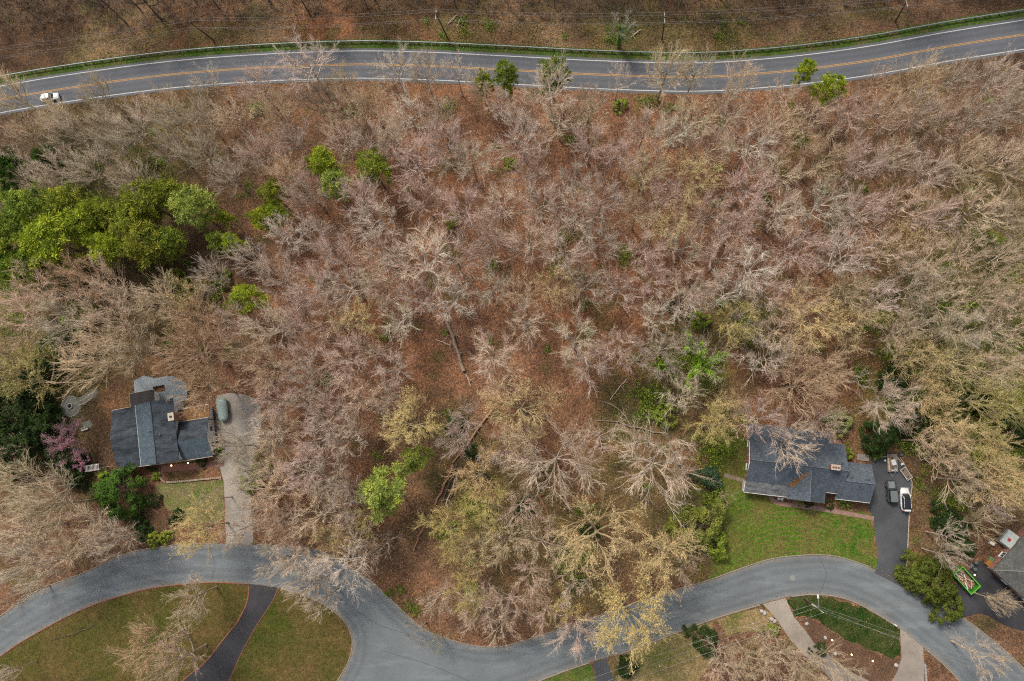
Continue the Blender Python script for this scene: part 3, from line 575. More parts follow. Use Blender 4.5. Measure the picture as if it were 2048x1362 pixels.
window(HL, -9.72, 3.5, 1.5, -1, 0); window(HL, -9.72, 9, 1.5, -1, 0)
door(HL, .7, -.13, 0, -1, M_WOOD); door(HL, 10.31, 6.3, 1, 0, M_TRIM)
MB().box((-6.25, 13.9, 1.5), (.7, 2.6, .08), 0, ('Y', .25)).build('side_awning', mat('pale_awning', (.40, .42, .42)), HL)
def shedleaf(rg, n): x = 4.6 + 6 * rg.random(n); y = 7.6 + 2.3 * rg.random(n); return np.c_[x, y, 2.9 - (y - 7.2) * .12 + .02]
lying_leaves('leaf_drift', shedleaf, 2600, .13, M_LEAF, (.30, .17, .085), HL, 4, kind='stuff')
# deck behind the left house
DKE = oriented((-81.6, -4.65), math.radians(10.55))
zd = .75
dp = [(268, 762), (287, 752), (308, 757), (345, 752), (374, 768), (374, 800), (352, 806), (346, 826), (325, 812), (316, 805), (300, 790), (270, 790)]
dk = empty('deck', tuple(at(330, 785)), 0, 'pale blue-grey board deck behind house with dark stained roofs', 'deck'); DO = at(330, 785)
M_DECK = mat('deck_boards', (.27, .30, .32), .85, .15, .3, .8)
LP = [np.array(at(x, y, zd)) - DO for x, y in dp]
poly = np.array(LP)[:, :2]
def inside(p, poly):
    x, y = p; c = False; j = len(poly) - 1
    for i in range(len(poly)):
        xi, yi = poly[i]; xj, yj = poly[j]
        if (yi > y) != (yj > y) and x < (xj - xi) * (y - yi) / (yj - yi) + xi: c = not c
        j = i
    return c
ang = math.radians(10.55 + 90); ux = np.array([math.cos(ang), math.sin(ang)]); uy = np.array([-ux[1], ux[0]])
holes = [(at(318, 778, zd) - DO)[:2], (at(311, 796, zd) - DO)[:2]]
M_HOLE = mat('stair_opening', (.03, .025, .02))
bd = MB(); nb = 0
for s in np.arange(-9, 9, .165):
    run = None
    for q in np.arange(-9, 9, .2):
        p = ux * q + uy * s; ok = inside(p, poly) and not (abs((p - holes[0]) @ uy) < 1.3 and abs((p - holes[0]) @ ux) < .7)
        if ok and run is None: run = q
        if (not ok or q > 8.7) and run is not None:
            if q - run > .3: c = ux * (run + q) / 2 + uy * s; bd.box((c[0], c[1], zd), (q - run, .15, .04), ang)
            run = None
bd.build('boards', M_DECK, dk, kind='stuff')
for p in poly[::2]: MB().box((p[0] * .95, p[1] * .95, zd / 2 - .05), (.14, .14, zd - .05)).build('deck_post', M_POST, dk)
rl = MB(); a0 = (at(310, 778, zd) - DO); a1 = (at(312, 803, zd) - DO)
for k in range(4): q = a0 + (a1 - a0) * k / 3; rl.box((q[0], q[1], zd + .5), (.1, .1, 1.0))
c = (a0 + a1) / 2; L_ = np.linalg.norm((a1 - a0)[:2]); ra = math.atan2(a1[1] - a0[1], a1[0] - a0[0])
rl.box((c[0], c[1], zd + 1.0), (L_, .12, .06), ra).box((c[0], c[1], zd + .4), (L_, .05, .06), ra).build('railing', M_TANTRIM, dk)
# third house, bottom right
HB = empty('house', tuple(at(1986, 1140, 2.9)[:2]) + (0,), math.radians(-44), 'house with grey hipped roof cut off by right edge beside the green skip', 'house')
MB().box((11.4, 6.4, 1.4), (22, 12, 2.8)).build('wall', M_BRICK, HB)
slope(HB, 'roof_slope', [(0, 0, 2.95), (23, 0, 2.95), (16.4, 6.6, 5.8), (6.6, 6.6, 5.8)], M_SH_G)
slope(HB, 'roof_slope', [(0, 0, 2.95), (6.6, 6.6, 5.8), (0, 13.2, 2.95)], M_SH_G)
slope(HB, 'roof_slope', [(0, 13.2, 2.95), (6.6, 6.6, 5.8), (16.4, 6.6, 5.8), (23, 13.2, 2.95)], M_SH_G)
slope(HB, 'roof_slope', [(23, 0, 2.95), (23, 13.2, 2.95), (16.4, 6.6, 5.8)], M_SH_G)
MB().tube([(0, 0, 3), (6.6, 6.6, 5.85), (16.4, 6.6, 5.85)], .09, 6).build('ridge_cap', mat('grey_ridge', (.19, .19, .18)), HB)
MB().tube([(-.05, 13.2, 2.88), (-.05, -.05, 2.88), (23, -.05, 2.88)], .07, 6).build('gutter', M_METAL, HB)
for x in (4, 9, 14): window(HB, x, .36, 1.5, 0, -1)
window(HB, .36, 4, 1.5, -1, 0); door(HB, .36, 8, -1, 0, M_WOOD)

# ------------------------------------------------------------------ vehicles
def loft(rings, k=32):
    """rings: (z, x_front, x_back, half_width, exponent)"""
    V, F = [], []
    for z, xf, xb, hw, e in rings:
        cx, hl = (xf + xb) / 2, (xf - xb) / 2
        for j in range(k):
            a = 2 * math.pi * j / k; c, s = math.cos(a), math.sin(a)
            V.append((cx + hl * math.copysign(abs(c) ** (2 / e), c), hw * math.copysign(abs(s) ** (2 / e), s), z))
    n = len(rings)
    for i in range(n - 1):
        for j in range(k): F.append((i * k + j, i * k + (j + 1) % k, (i + 1) * k + (j + 1) % k, (i + 1) * k + j))
    F.append(tuple(range(k - 1, -1, -1))); F.append(tuple((n - 1) * k + j for j in range(k))); return V, F
def paint(name, c, rough=.25):
    m, t, b = newmat(name, rough, .5); b.inputs['Coat Weight'].default_value = .4; b.inputs['Coat Roughness'].default_value = .15
    co = coords(t); col = mixc(t, noise(t, co, 3, 4, .6), [x * .88 for x in c], [min(1, x * 1.05) for x in c]); t.links.new(col, b.inputs['Base Color']); return m
M_TYRE = mat('tyre_rubber', (.02, .02, .02), .9, .1); M_RIM = mat('alloy_rim', (.3, .3, .31), .4, .5, .1, 2, .6)
M_CGLASS = mat('car_glass', (.02, .025, .03), .08, .7, .05); M_PLAS = mat('black_plastic', (.03, .03, .032), .7, .3)
def wheel(car, x, y, r=.35, wd=.24):
    s = 1 if y > 0 else -1
    wm = MB().tube([(x, y - s * wd, r), (x, y - s * wd * .97, r), (x, y - s * .02, r), (x, y, r)], [r * .86, r, r, r * .88], 20).build('wheel', M_TYRE, car)
    MB().tube([(x, y - s * .02, r), (x, y + s * .012, r)], [r * .66, r * .6], 16).build('rim', M_RIM, wm)
def car(name, loc, rz, pm, roofm, L=4.6, W=1.86, Hh=1.66, hood=1.15, trunk=.25, label='', cat='car', boxy=3.2, belt=.98):
    o = empty(name, loc, rz, label, cat); h = L / 2; w2 = W / 2
    V, F = loft([(.28, h - .1, -h + .1, w2 - .08, boxy + .6), (.42, h - .02, -h + .02, w2 - .01, boxy + .8), (.7, h, -h, w2, boxy + .8), (belt - .12, h - .12, -h + .05, w2 - .03, boxy + .6), (belt, h - .3, -h + .12, w2 - .1, boxy)])
    MB().add(V, F).build('body', pm, o, smooth=True)
    gf, gb = h - hood, -h + trunk
    V, F = loft([(belt - .02, gf, gb, w2 - .12, 5), (belt + .3, gf - .42, gb + .14, w2 - .2, 5), (Hh - .06, gf - .85, gb + .3, w2 - .27, 5)])
    MB().add(V, F).build('windows', M_CGLASS, o, smooth=True)
    V, F = loft([(Hh - .1, gf - .8, gb + .22, w2 - .24, 5.5), (Hh - .02, gf - .84, gb + .24, w2 - .27, 5), (Hh, gf - 1.0, gb + .4, w2 - .38, 4)])
    MB().add(V, F).build('roof', roofm, o, smooth=True)
    for sx in (1, -1):
        MB().tube([(gf - .1, sx * (w2 - .1), belt), (gf - .45, sx * (w2 - .18), belt + .33), (gf - .84, sx * (w2 - .25), Hh - .06)], .05, 6).build('pillar', pm, o)
        MB().box((gf - .42, sx * (w2 + .1), belt + .06), (.14, .22, .15)).build('mirror', pm, o, bevel=.03)
        MB().box((h - .14, sx * (w2 - .34), .72), (.2, .4, .14)).build('headlight', mat('lamp_glass', (.55, .56, .57), .1, .6, .05), o, bevel=.04)
        MB().box((-h + .07, sx * (w2 - .26), .82), (.14, .34, .16)).build('tail_light', mat('red_lens', (.3, .02, .02), .2, .5), o, bevel=.03)
        for x in (h - .92, -h + .92): wheel(o, x, sx * (w2 + .01))
    MB().box((h - .02, 0, .42), (.08, W * .6, .2)).build('grille', M_PLAS, o, bevel=.02)
    return o
UP = math.pi / 2
M_WHITE = paint('white_paint', (.62, .62, .62))
hw_dir = at(120, 194) - at(90, 199)
p = at(103, 197, .02)
car('car', (p[0], p[1], .02), math.atan2(hw_dir[1], hw_dir[0]), M_WHITE, M_WHITE, 4.5, 1.8, 1.46, 1.15, .5, 'white car driving on the near lane of the highway', 'car', 2.8, .88)
p = at(1806.5, 998, 0)
wsuv = car('sport_utility_vehicle', (p[0], p[1], .03), UP - .02, M_WHITE, paint('black_roof', (.015, .016, .02), .12), 4.65, 1.88, 1.66, 1.1, .22, 'white sport utility vehicle with black roof parked at edge of asphalt drive', 'car')
for s in (1, -1): MB().tube([(.6, s * .66, 1.69), (-1.6, s * .66, 1.69)], .03, 6).build('roof_rail', M_WHITE, wsuv)
MB().box((-2.12, 0, 1.5), (.34, 1.25, .06)).build('spoiler', M_WHITE, wsuv, bevel=.02)
# boxy off-roader
p = at(1779, 983, 0)
jp = empty('off_road_vehicle', (p[0], p[1], .03), UP + .02, 'boxy dark green-grey off-road vehicle with spare wheel, parked beside garage', 'car')
M_JP = paint('dark_grey_paint', (.06, .075, .078), .4); M_SOFT = mat('grey_soft_top', (.12, .14, .145), .9, .1, .2, 3)
V, F = loft([(.5, 2.05, -2.0, .74, 9), (.8, 2.1, -2.05, .77, 9), (1.12, 2.08, -2.05, .77, 9)]); MB().add(V, F).build('body', M_JP, jp)
V, F = loft([(1.1, 2.05, .72, .6, 8), (1.2, 2.0, .72, .56, 7)]); MB().add(V, F).build('hood', mat('hood_paint', (.16, .18, .18), .4, .4, .1), jp, smooth=False)
V, F = loft([(1.1, .55, -2.0, .74, 9), (1.78, .25, -1.95, .68, 9)]); MB().add(V, F).build('windows', M_CGLASS, jp)
V, F = loft([(1.76, .28, -1.98, .7, 9), (1.86, .22, -1.93, .66, 8)]); MB().add(V, F).build('soft_top', M_SOFT, jp)
MB().box((.5, 0, 1.45), (.06, 1.42, .66), 0, ('Y', -.45)).build('windscreen', M_CGLASS, jp)
for s in (1, -1):
    MB().box((1.3, s * .86, .98), (1.15, .3, .07)).box((1.85, s * .86, .86), (.12, .3, .25)).build('fender', M_PLAS, jp, bevel=.02)
    MB().box((-1.35, s * .86, .98), (1.1, .28, .07)).build('fender', M_PLAS, jp, bevel=.02)
    MB().box((0, s * .88, .48), (1.3, .2, .07)).build('side_step', M_PLAS, jp, bevel=.02)
    MB().box((.52, s * .95, 1.35), (.12, .24, .18)).build('mirror', M_PLAS, jp, bevel=.02)
    MB().tube([(2.1, s * .45, .92), (2.14, s * .45, .92)], .1, 14).build('headlight', bpy.data.materials['lamp_glass'], jp)
    for x in (1.3, -1.35): wheel(jp, x, s * .96, .42, .28)
MB().box((2.22, 0, .62), (.18, 1.6, .2)).build('bumper', M_PLAS, jp, bevel=.03); MB().box((-2.12, 0, .62), (.15, 1.5, .18)).build('bumper', M_PLAS, jp, bevel=.03)
sw = MB().tube([(-2.06, 0, 1.05), (-2.08, 0, 1.05), (-2.28, 0, 1.05), (-2.3, 0, 1.05)], [.36, .42, .42, .36], 20).build('spare_wheel', M_TYRE, jp); MB().tube([(-2.29, 0, 1.05), (-2.32, 0, 1.05)], [.26, .22], 14).build('rim', M_RIM, sw)

# trailer with its load, at the top of the drive
p = at(1782, 926, 0); tr = empty('flatbed_trailer', (p[0], p[1], .03), -.03, 'flatbed trailer loaded with planks and boxes at top of asphalt drive', 'trailer')
M_PLANK = mat('raw_timber', (.5, .36, .22), .9, .1, .25, 3); M_PLANK2 = mat('old_timber', (.2, .15, .11), .9, .1, .3, 3)
for k in range(7): MB().box((-.78 + k * .26, 0, .55), (.245, 3.4, .05)).build('board', M_PLANK2, tr)
MB().box((-.95, 0, .52), (.08, 3.5, .14)).box((.95, 0, .52), (.08, 3.5, .14)).box((0, 1.72, .52), (1.9, .08, .14)).box((0, -1.72, .52), (1.9, .08, .14)).build('frame', M_GALV, tr)
MB().tube([(-.6, -1.7, .48), (0, -2.9, .48), (.6, -1.7, .48)], .045, 6).build('drawbar', M_GALV, tr)
for s in (1, -1):
    wheel(tr, -.2 if False else 0, s * 1.15, .33, .2)
for wob_ in [o for o in tr.children if o.name.startswith('wheel')]: wob_.rotation_euler = (0, 0, 0)
for k in range(3): MB().box((0, 0, 0), (.1, 2.6, .05)).build('aluminium_rail', M_GALV, None, label=('pale metal rail lying along right side of loaded trailer, ' + ('outermost', 'middle', 'innermost')[k]), cat='rail', group='rails on the loaded trailer').location = (p[0] + .78 - k * .2, p[1] + .1, .64 + k * .002)
MB().box((0, 0, 0), (.26, 2.5, .1)).build('timber_beam', M_PLANK, None, label='long raw timber beam on left side of the loaded trailer', cat='beam', bevel=.01).location = (p[0] - .75, p[1] - .25, .67)
bx = MB().box((0, 0, .3), (.75, 1.05, .55)).build('storage_box', M_TRIM, None, bevel=.03, label='white lidded box standing on the loaded trailer', cat='box'); bx.location = (p[0] + .02, p[1] + .15, .56); bx.rotation_euler = (0, 0, .25)
MB().box((0, 0, .6), (.82, 1.12, .06)).build('lid', M_TRIM, bx, bevel=.015)
for k, (dx, dy, nm) in enumerate(((-.35, -1.35, 'left'), (.05, -1.35, 'middle'), (.5, -1.3, 'right'))):
    q = MB().lathe([(.15, 0), (.18, .35), (.19, .35), (.15, .33), (.13, .05)], (0, 0, 0), 14).build('bucket', M_TRIM, None, label='small white bucket at tail of the loaded trailer, ' + nm + ' one', cat='bucket', group='buckets on the loaded trailer'); q.location = (p[0] + dx, p[1] + dy, .58)
    MB().tube([(-.18, 0, .3), (-.1, 0, .42), (.1, 0, .42), (.18, 0, .3)], .01, 5).build('handle', M_METAL, q)
# small open frame trailer
p = at(1809, 947, 0); ft = empty('utility_trailer', (p[0], p[1], .03), math.radians(32), 'small open utility trailer with pale rails on bend of asphalt drive', 'trailer')
MB().box((0, 0, .45), (1.15, 2.3, .05)).build('floor', M_PLANK2, ft)
for c_, d_ in (((-.6, 0, .7), (.07, 2.4, .07)), ((.6, 0, .7), (.07, 2.4, .07)), ((0, 1.2, .7), (1.27, .07, .07)), ((0, -1.2, .7), (1.27, .07, .07))): MB().box(c_, d_).build('side_rail', M_TRIM, ft)
for sx in (-1, 1):
    for sy in (-1, 1): MB().box((sx * .6, sy * 1.2, .57), (.06, .06, .24)).build('stake', M_TRIM, ft)
    wheel(ft, 0, sx * .82, .28, .16)
MB().tube([(0, -1.2, .45), (0, -2.1, .42)], .04, 6).build('drawbar', M_GALV, ft)
def prop(name, px, z, mb, m, label, cat, rz=0.0, group=None, bevel=0.0, smooth=False):
    q = at(px[0], px[1], 0); o = mb.build(name, m, None, bevel=bevel, smooth=smooth, label=label, cat=cat, group=group); o.location = (q[0], q[1], z); o.rotation_euler = (0, 0, rz); return o
prop('plank', (1798, 919), .06, MB().box((0, 0, 0), (.16, 1.2, .06)), M_PLANK, 'short pale plank on ground between loaded trailer and drive edge', 'plank', .7)
prop('crate', (1803, 928), .05, MB().box((0, 0, .2), (.6, .4, .4)), M_TRIM, 'small white crate beside the open utility trailer', 'crate', .4, bevel=.02)
prop('fire_pit_bowl', (1800, 908), .03, MB().lathe([(.1, 0), (.45, .25), (.5, .45), (.46, .45), (.4, .28), (.08, .1)], k=20), M_METAL, 'round black metal bowl behind the loaded trailer', 'fire bowl')
prop('bin', (1768, 921), .03, MB().lathe([(.16, 0), (.2, .5), (.21, .5), (.15, .48)], k=12), M_TRIM, 'small white bin left of the loaded trailer', 'bin')
st = empty('garden_steps', tuple(at(1725, 915)), math.radians(-6), 'grey timber steps between shrubs behind the garage', 'steps')
for k in range(6): MB().box((-.95 + k * .38, 0, .08 + .05 * k), (.32, 1.3, .12)).build('step', mat('grey_step', (.22, .2, .18), .9, .1, .3, 2), st)
wl = empty('low_wall', tuple(at(1755, 914)), math.radians(4), 'low pale stone edging wall behind garage at drive top', 'wall')
for k in range(9): MB().box((-1.8 + k * .45, 0, .14), (.4, .25, .28)).build('stone', mat('pale_stone', (.36, .33, .3), .9, .1, .3, 1.5), wl, bevel=.03)
cp = empty('clothes_post', tuple(at(1833, 920)), math.radians(25), 'white bent post standing in shrubs right of loaded trailer', 'post')
MB().tube([(0, 0, 0), (0, 0, 1.9), (.1, .05, 2.0), (.8, .1, 2.0)], .05, 8).build('pipe', M_TRIM, cp); MB().box((.8, .1, 1.9), (.08, .5, .08)).build('arm', M_TRIM, cp)
# covered boat by the gravel drive
p = at(449.5, 820, 0); bt = empty('covered_boat', (p[0], p[1], 0), math.radians(10) + UP, 'boat on trailer under grey-green tarpaulin beside gravel drive', 'boat')
V, F = loft([(.5, 2.5, -2.4, .95, 4), (.9, 2.6, -2.5, 1.15, 3.6), (1.15, 2.55, -2.48, 1.12, 3.4), (1.45, 2.1, -2.3, .72, 3), (1.6, 1.7, -2.0, .3, 2.6), (1.64, 1.5, -1.8, .06, 2.4)])
MB().add(V, F).build('tarpaulin', mat('tarpaulin', (.22, .28, .27), .6, .3, .2, 1.2), bt, smooth=True)
MB().box((0, .5, .38), (4.4, .1, .12)).box((0, -.5, .38), (4.4, .1, .12)).build('trailer_frame', M_GALV, bt)
for s in (1, -1): wheel(bt, -.4, s * 1.1, .33, .2)
# skip of rubble
p = at(1925, 1158, 0); sk = empty('skip', (p[0], p[1], .03), math.radians(-50), 'bright green open skip filled with timber scraps on dark drive', 'skip')
M_SKIP = paint('green_paint', (.06, .24, .025), .6); Ls, Ws, Hs = 4.6, 2.35, 1.35
for c_, d_ in (((0, Ws / 2, .75), (Ls, .08, Hs)), ((0, -Ws / 2, .75), (Ls, .08, Hs)), ((Ls / 2, 0, .75), (.08, Ws, Hs)), ((-Ls / 2, 0, .75), (.08, Ws, Hs))): MB().box(c_, d_).build('side', M_SKIP, sk)
MB().box((0, 0, .14), (Ls, Ws, .1)).build('floor', M_SKIP, sk)
for y_ in (Ws / 2 + .03, -Ws / 2 - .03): MB().box((0, y_, Hs + .1), (Ls + .2, .16, .12)).build('rim', mat('lime_rim', (.11, .38, .04), .6, .3, .15), sk)
for x_ in (Ls / 2 + .03, -Ls / 2 - .03): MB().box((x_, 0, Hs + .11), (.16, Ws + .2, .12)).build('rim', bpy.data.materials['lime_rim'], sk)
for k in range(5): 
    for y_ in (Ws / 2 + .06, -Ws / 2 - .06): MB().box((-1.8 + k * .9, y_, .72), (.09, .09, 1.2)).build('rib', M_SKIP, sk)
MB().tube([(Ls / 2, .5, .3), (Ls / 2 + .9, 0, .3), (Ls / 2, -.5, .3)], .06, 6).build('hitch', M_TRIM, sk)
for s in (1, -1): wheel(sk, -.6, s * (Ws / 2 + .32), .33, .2)
rg = random.Random(3); sc_m = [mat('scrap_pale', (.55, .40, .25)), mat('scrap_orange', (.42, .2, .08)), mat('scrap_grey', (.3, .27, .24)), mat('scrap_white', (.6, .57, .52)), mat('scrap_red', (.35, .12, .08))]
cth, sth = math.cos(math.radians(-50)), math.sin(math.radians(-50))
for k in range(46):
    lx, ly = rg.uniform(-1.5, 1.3), rg.uniform(-.7, .7); z = .5 + .02 * k
    o = MB().box((0, 0, 0), (rg.uniform(.7, 1.7), rg.uniform(.09, .2), rg.uniform(.04, .09)), 0, ('Y', rg.uniform(-.12, .12))).build('timber_scrap', sc_m[k % 5], None, label='broken timber scrap piled inside the bright green skip', cat='timber', group='scraps in the green skip')
    o.location = (p[0] + cth * lx - sth * ly, p[1] + sth * lx + cth * ly, z); o.rotation_euler = (0, 0, math.radians(-50) + rg.gauss(0, .5))
MB().box((0, 0, .5), (3.6, 2.0, .6)).build('rubble', mat('rubble', (.16, .12, .09), .95, .05, .5, 6), sk)
# yard things by the third house
M_BIN = mat('bin_plastic', (.10, .11, .115), .6, .3)
for k, ((x, y), nm) in enumerate((((1938, 1130), 'leftmost'), ((1947, 1124), 'uppermost'), ((1945, 1137), 'lowest'))):
    q = prop('rubbish_bin', (x, y), .03, MB().lathe([(.24, 0), (.29, .85), (.32, .9), (.3, .98), (.1, 1.02)], k=16), M_BIN, 'round grey rubbish bin by head of dark drive, ' + nm + ' of three', 'bin', group='bins by the dark drive')
    MB().lathe([(.05, 1.02), (.07, 1.08), (.02, 1.1)], k=8).build('knob', M_PLAS, q)
cab = empty('storage_trailer', tuple(at(2008, 1076)), math.radians(50), 'pale flat-topped storage trailer with red square on top, near grey hipped roof', 'trailer')
MB().box((0, 0, 1.1), (3.0, 2.4, 1.4)).build('body', mat('pale_panel', (.38, .42, .39), .6, .3, .15), cab, bevel=.05); MB().box((0, 0, 1.83), (2.9, 2.3, .06)).build('top', mat('pale_top', (.42, .46, .43), .6, .3, .15), cab)
MB().box((-.2, .1, 1.89), (.6, .6, .06)).build('red_panel', mat('red_plastic', (.4, .04, .04), .5, .3), cab); MB().box((0, 1.32, 1.3), (2.9, .14, .9)).build('side_rack', M_GALV, cab)
for s in (1, -1): wheel(cab, 0, s * 1.3, .33, .2)
for k in range(5):
    q = at(1972 + 2.2 * k, 1128 - 3.1 * k); o = MB().box((0, 0, .3), (.9, .34, .6)).build('timber_stack', mat(('stack_orange', 'stack_green')[k > 2], ((.30, .15, .04), (.12, .2, .1))[k > 2], .9, .1, .3, 3), None, label=('row of orange-brown lumber stack beside grey hipped roof, ' + ('lower', 'middle', 'upper')[k]) if k < 3 else ('small green crate beside orange lumber, ' + ('lower', 'upper')[k - 3]), cat='lumber' if k < 3 else 'crate', group='lumber by the grey hipped roof'); o.location = (q[0], q[1], .02); o.rotation_euler = (0, 0, math.radians(-40))
prop('cool_box', (1981, 1086), .02, MB().box((0, 0, .35), (.9, .6, .7)), M_TRIM, 'small pale box beside the storage trailer', 'box', -.6, bevel=.05)
prop('ball', (1897, 1120), .0, MB().lathe([(.02, 0), (.2, .08), (.27, .27), (.2, .46), (.02, .54)], k=16), M_TRIM, 'white round ball lying in leaves above the green skip', 'ball', smooth=True)
prop('cool_box', (1903, 1133), .0, MB().box((0, 0, .3), (.7, .5, .6)), mat('grey_plastic', (.25, .27, .27)), 'grey plastic box in leaves above the green skip', 'box', .5, bevel=.05)

# ------------------------------------------------------------------ lamps that are lit
M_GLOW = glow('lamp_glow', (1.0, .62, .25), 5.0)
def lamp(px, zz, label, cat='lamp', group=None, hgt=.5, power=4):
    q = at(px[0], px[1], zz + hgt); o = empty('garden_lamp', (q[0], q[1], zz), 0, label, cat, group)
    MB().tube([(0, 0, 0), (0, 0, hgt)], .03, 6).build('post', M_METAL, o); MB().lathe([(.05, hgt), (.14, hgt + .04), (.14, hgt + .16), (.03, hgt + .26)], k=10).build('bulb', M_GLOW, o)
    l = bpy.data.lights.new('lamp_light', 'POINT'); l.energy = power; l.color = (1, .6, .28); l.shadow_soft_size = .15; lo = bpy.data.objects.new('lamp_light', l); link(lo, o); lo.location = (0, 0, hgt + .5)
lamp((261, 938), 0, 'lit lamp below west eave of house with dark stained roofs', hgt=1.4); lamp((343, 931), 0, 'lit lamp at left end of red brick walk', hgt=1.0); lamp((376.5, 926), 0, 'lit lamp halfway along the red brick walk', hgt=1.0)
for (x, y), nm in (((1664, 1280), 'uppermost'), ((1703, 1309), 'middle'), ((1745, 1322), 'lowest')): lamp((x, y), 0, 'lit path lamp in mulch bed below deep green lawn, ' + nm, group='lamps in the mulch bed')
lamp((1949, 1150), 0, 'lit lamp on dark drive beside bright green skip')

# ------------------------------------------------------------------ utility poles and wires
M_POLE = mat('pole_wood', (.11, .085, .065), .95, .05, .3, 1.5); M_ARM = mat('pale_crossarm', (.42, .40, .36), .9, .1, .2); M_WIRE = mat('wire', (.28, .27, .26), .6, .3, .1)
tops = []
def pole(basepx, toppx, h, label, armrz=0.0, arm=True, extra=None):
    b = at(*basepx, 0); tp = at(*toppx, h); o = empty('utility_pole', tuple(b), 0, label, 'utility pole'); d = tp - b
    MB().tube([(0, 0, -.3), tuple(d * .5), tuple(d)], [.19, .17, .13], 10).build('shaft', M_POLE, o)
    M3 = Matrix.Rotation(armrz, 3, 'Z'); T = Vector(d)
    if arm:
        ca = MB().box(T + Vector((0, 0, -.5)), (.14, 2.6, .14), armrz).build('crossarm', M_ARM, o)
        for s in (-1.15, -.4, .5, 1.15): MB().lathe([(.05, 0), (.08, .05), (.05, .12), (.08, .16), (.03, .22)], T + Vector((0, 0, -.43)) + M3 @ Vector((0, s, 0)), 8).build('insulator', mat('insulator', (.4, .38, .36), .3, .5), ca)
    if extra: extra(o, T)
    tops.append((b + d, M3)); return o
def stay(dx, dy):
    return lambda o, T: MB().tube([tuple(T * .8), (dx, dy, 0)], .05, 5).build('stay_wire', M_ARM, o)
pole((427, 80), (379, 44), 9, 'leaning dark utility pole, leftmost beyond the guardrail', 0, False)
q = at(873, 62) - at(895, 75); pole((895, 75), (871, 26), 9.5, 'utility pole with pale stay beyond guardrail, near fallen pale limbs', -.05, True, stay(q[0], q[1]))
pole((1324, 79), (1330, 33), 9, 'dark utility pole with pale crossarm beyond guardrail, beside ivy thicket', 0, True)
q = at(1815, 35) - at(1791, 43); pole((1791, 43), (1815, 0), 8.5, 'utility pole with pale stay, rightmost beyond the guardrail', .15, True, stay(q[0], q[1]))
farL = (at(-160, 120, 8.5), Matrix.Rotation(0, 3, 'Z')); farR = (at(2200, -60, 9), Matrix.Rotation(0, 3, 'Z')); chain = [farL] + tops[:4] + [farR]
def span(A, B, sag, n=14): return [tuple(A + (B - A) * t - np.array([0, 0, 4 * sag * t * (1 - t)])) for t in np.linspace(0, 1, n)]
for nm, off, dz in (('uppermost', 1.15, -.25), ('second', .5, -.25), ('third', -1.15, -.25), ('lowest', 0, -2.6)):
    pts = []
    for (A, MA), (B, MB_) in zip(chain[:-1], chain[1:]):
        pts += span(A + np.array(MA @ Vector((0, off, dz))), B + np.array(MB_ @ Vector((0, off, dz))), .9)[:-1]
    MB().tube(pts, .02, 4).build('power_line', M_WIRE, None, label='overhead wire strung on poles beyond the guardrail, ' + nm + ' of four', cat='wire', group='wires along the highway')
tops.clear()
def streetlamp(o, T):
    a = at(1636, 1193, 8.2) - at(1608, 1195, 0)
    ar = MB().tube([tuple(T * .95), tuple(np.array(T) * .2 + a * .8 + np.array([0, 0, .2])), tuple(a)], .05, 6).build('lamp_arm', M_GALV, o)
    MB().box(tuple(a), (.3, .75, .18)).build('lamp_head', M_TRIM, ar, bevel=.05)
    MB().lathe([(.2, 0), (.24, .1), (.24, .75), (.15, .85)], tuple(np.array(T) * .68 + np.array([-.3, .1, 0])), 12).build('transformer', M_GALV, o)
pole((1608, 1195), (1638, 1218), 8.6, 'utility pole with street lamp and transformer on deep green lawn', .9, True, streetlamp)
PT, PM = tops[0]
def wire(nm, A, B, sag=1.2): MB().tube(span(A, B, sag, 20), .02, 4).build('power_line', M_WIRE, None, label=nm, cat='wire', group='wires at the street lamp pole')
W1 = at(1080, 1395, 8.5)
for k, nm in enumerate(('upper', 'middle', 'lower')):
    o_ = np.array(PM @ Vector((0, (1.15, .3, -1.15)[k], -.3))); wire('wire from street lamp pole towards lower left, ' + nm + ' of three', PT + o_, W1 + np.array([.3 * k, -1.6 * k, 0]))
    wire('wire from street lamp pole towards lower right, ' + nm + ' of three', PT + o_, (at(2160, 1395, 8.5), at(2150, 1420, 8), at(1990, 1345, 6))[k])

# ------------------------------------------------------------------ yard things of the left house
p = at(140.5, 812); rg_ = empty('fire_ring', (p[0], p[1], .01), 0, 'round stone fire ring in middle of gravel circle', 'fire ring')
bs = MB().box((0, 0, .15), (.3, .22, .3)).build('stone', bpy.data.materials['pale_stone'], rg_, bevel=.02).data
for k in range(12):
    a = 2 * math.pi * k / 12; o = rg_.children[0] if k == 0 else obj('stone', bs, rg_); o.location = (.56 * math.cos(a), .56 * math.sin(a), 0); o.rotation_euler = (0, 0, a + UP)
MB().lathe([(.44, 0), (.42, .05)], k=16).build('ash_bed', mat('ash', (.02, .02, .02)), rg_)
cr = empty('stone_circle', tuple(at(142, 813)), 0, 'ring of pale edging stones round the gravel circle', 'stone ring'); bs = None
for k in range(40):
    a = 2 * math.pi * k / 40
    if .35 < a < 1.0: continue
    o = MB().box((0, 0, .08), (.28, .2, .18)).build('stone', bpy.data.materials['pale_stone'], cr, bevel=.02) if bs is None else obj('stone', bs, cr)
    bs = o.data; rr = 2.15 + .08 * math.sin(k * 2.3); o.location = (rr * math.cos(a), rr * math.sin(a), 0); o.rotation_euler = (0, 0, a + UP + .2 * math.sin(k * 5)); o.scale = (1 + .3 * math.sin(k * 3.1), 1, 1)
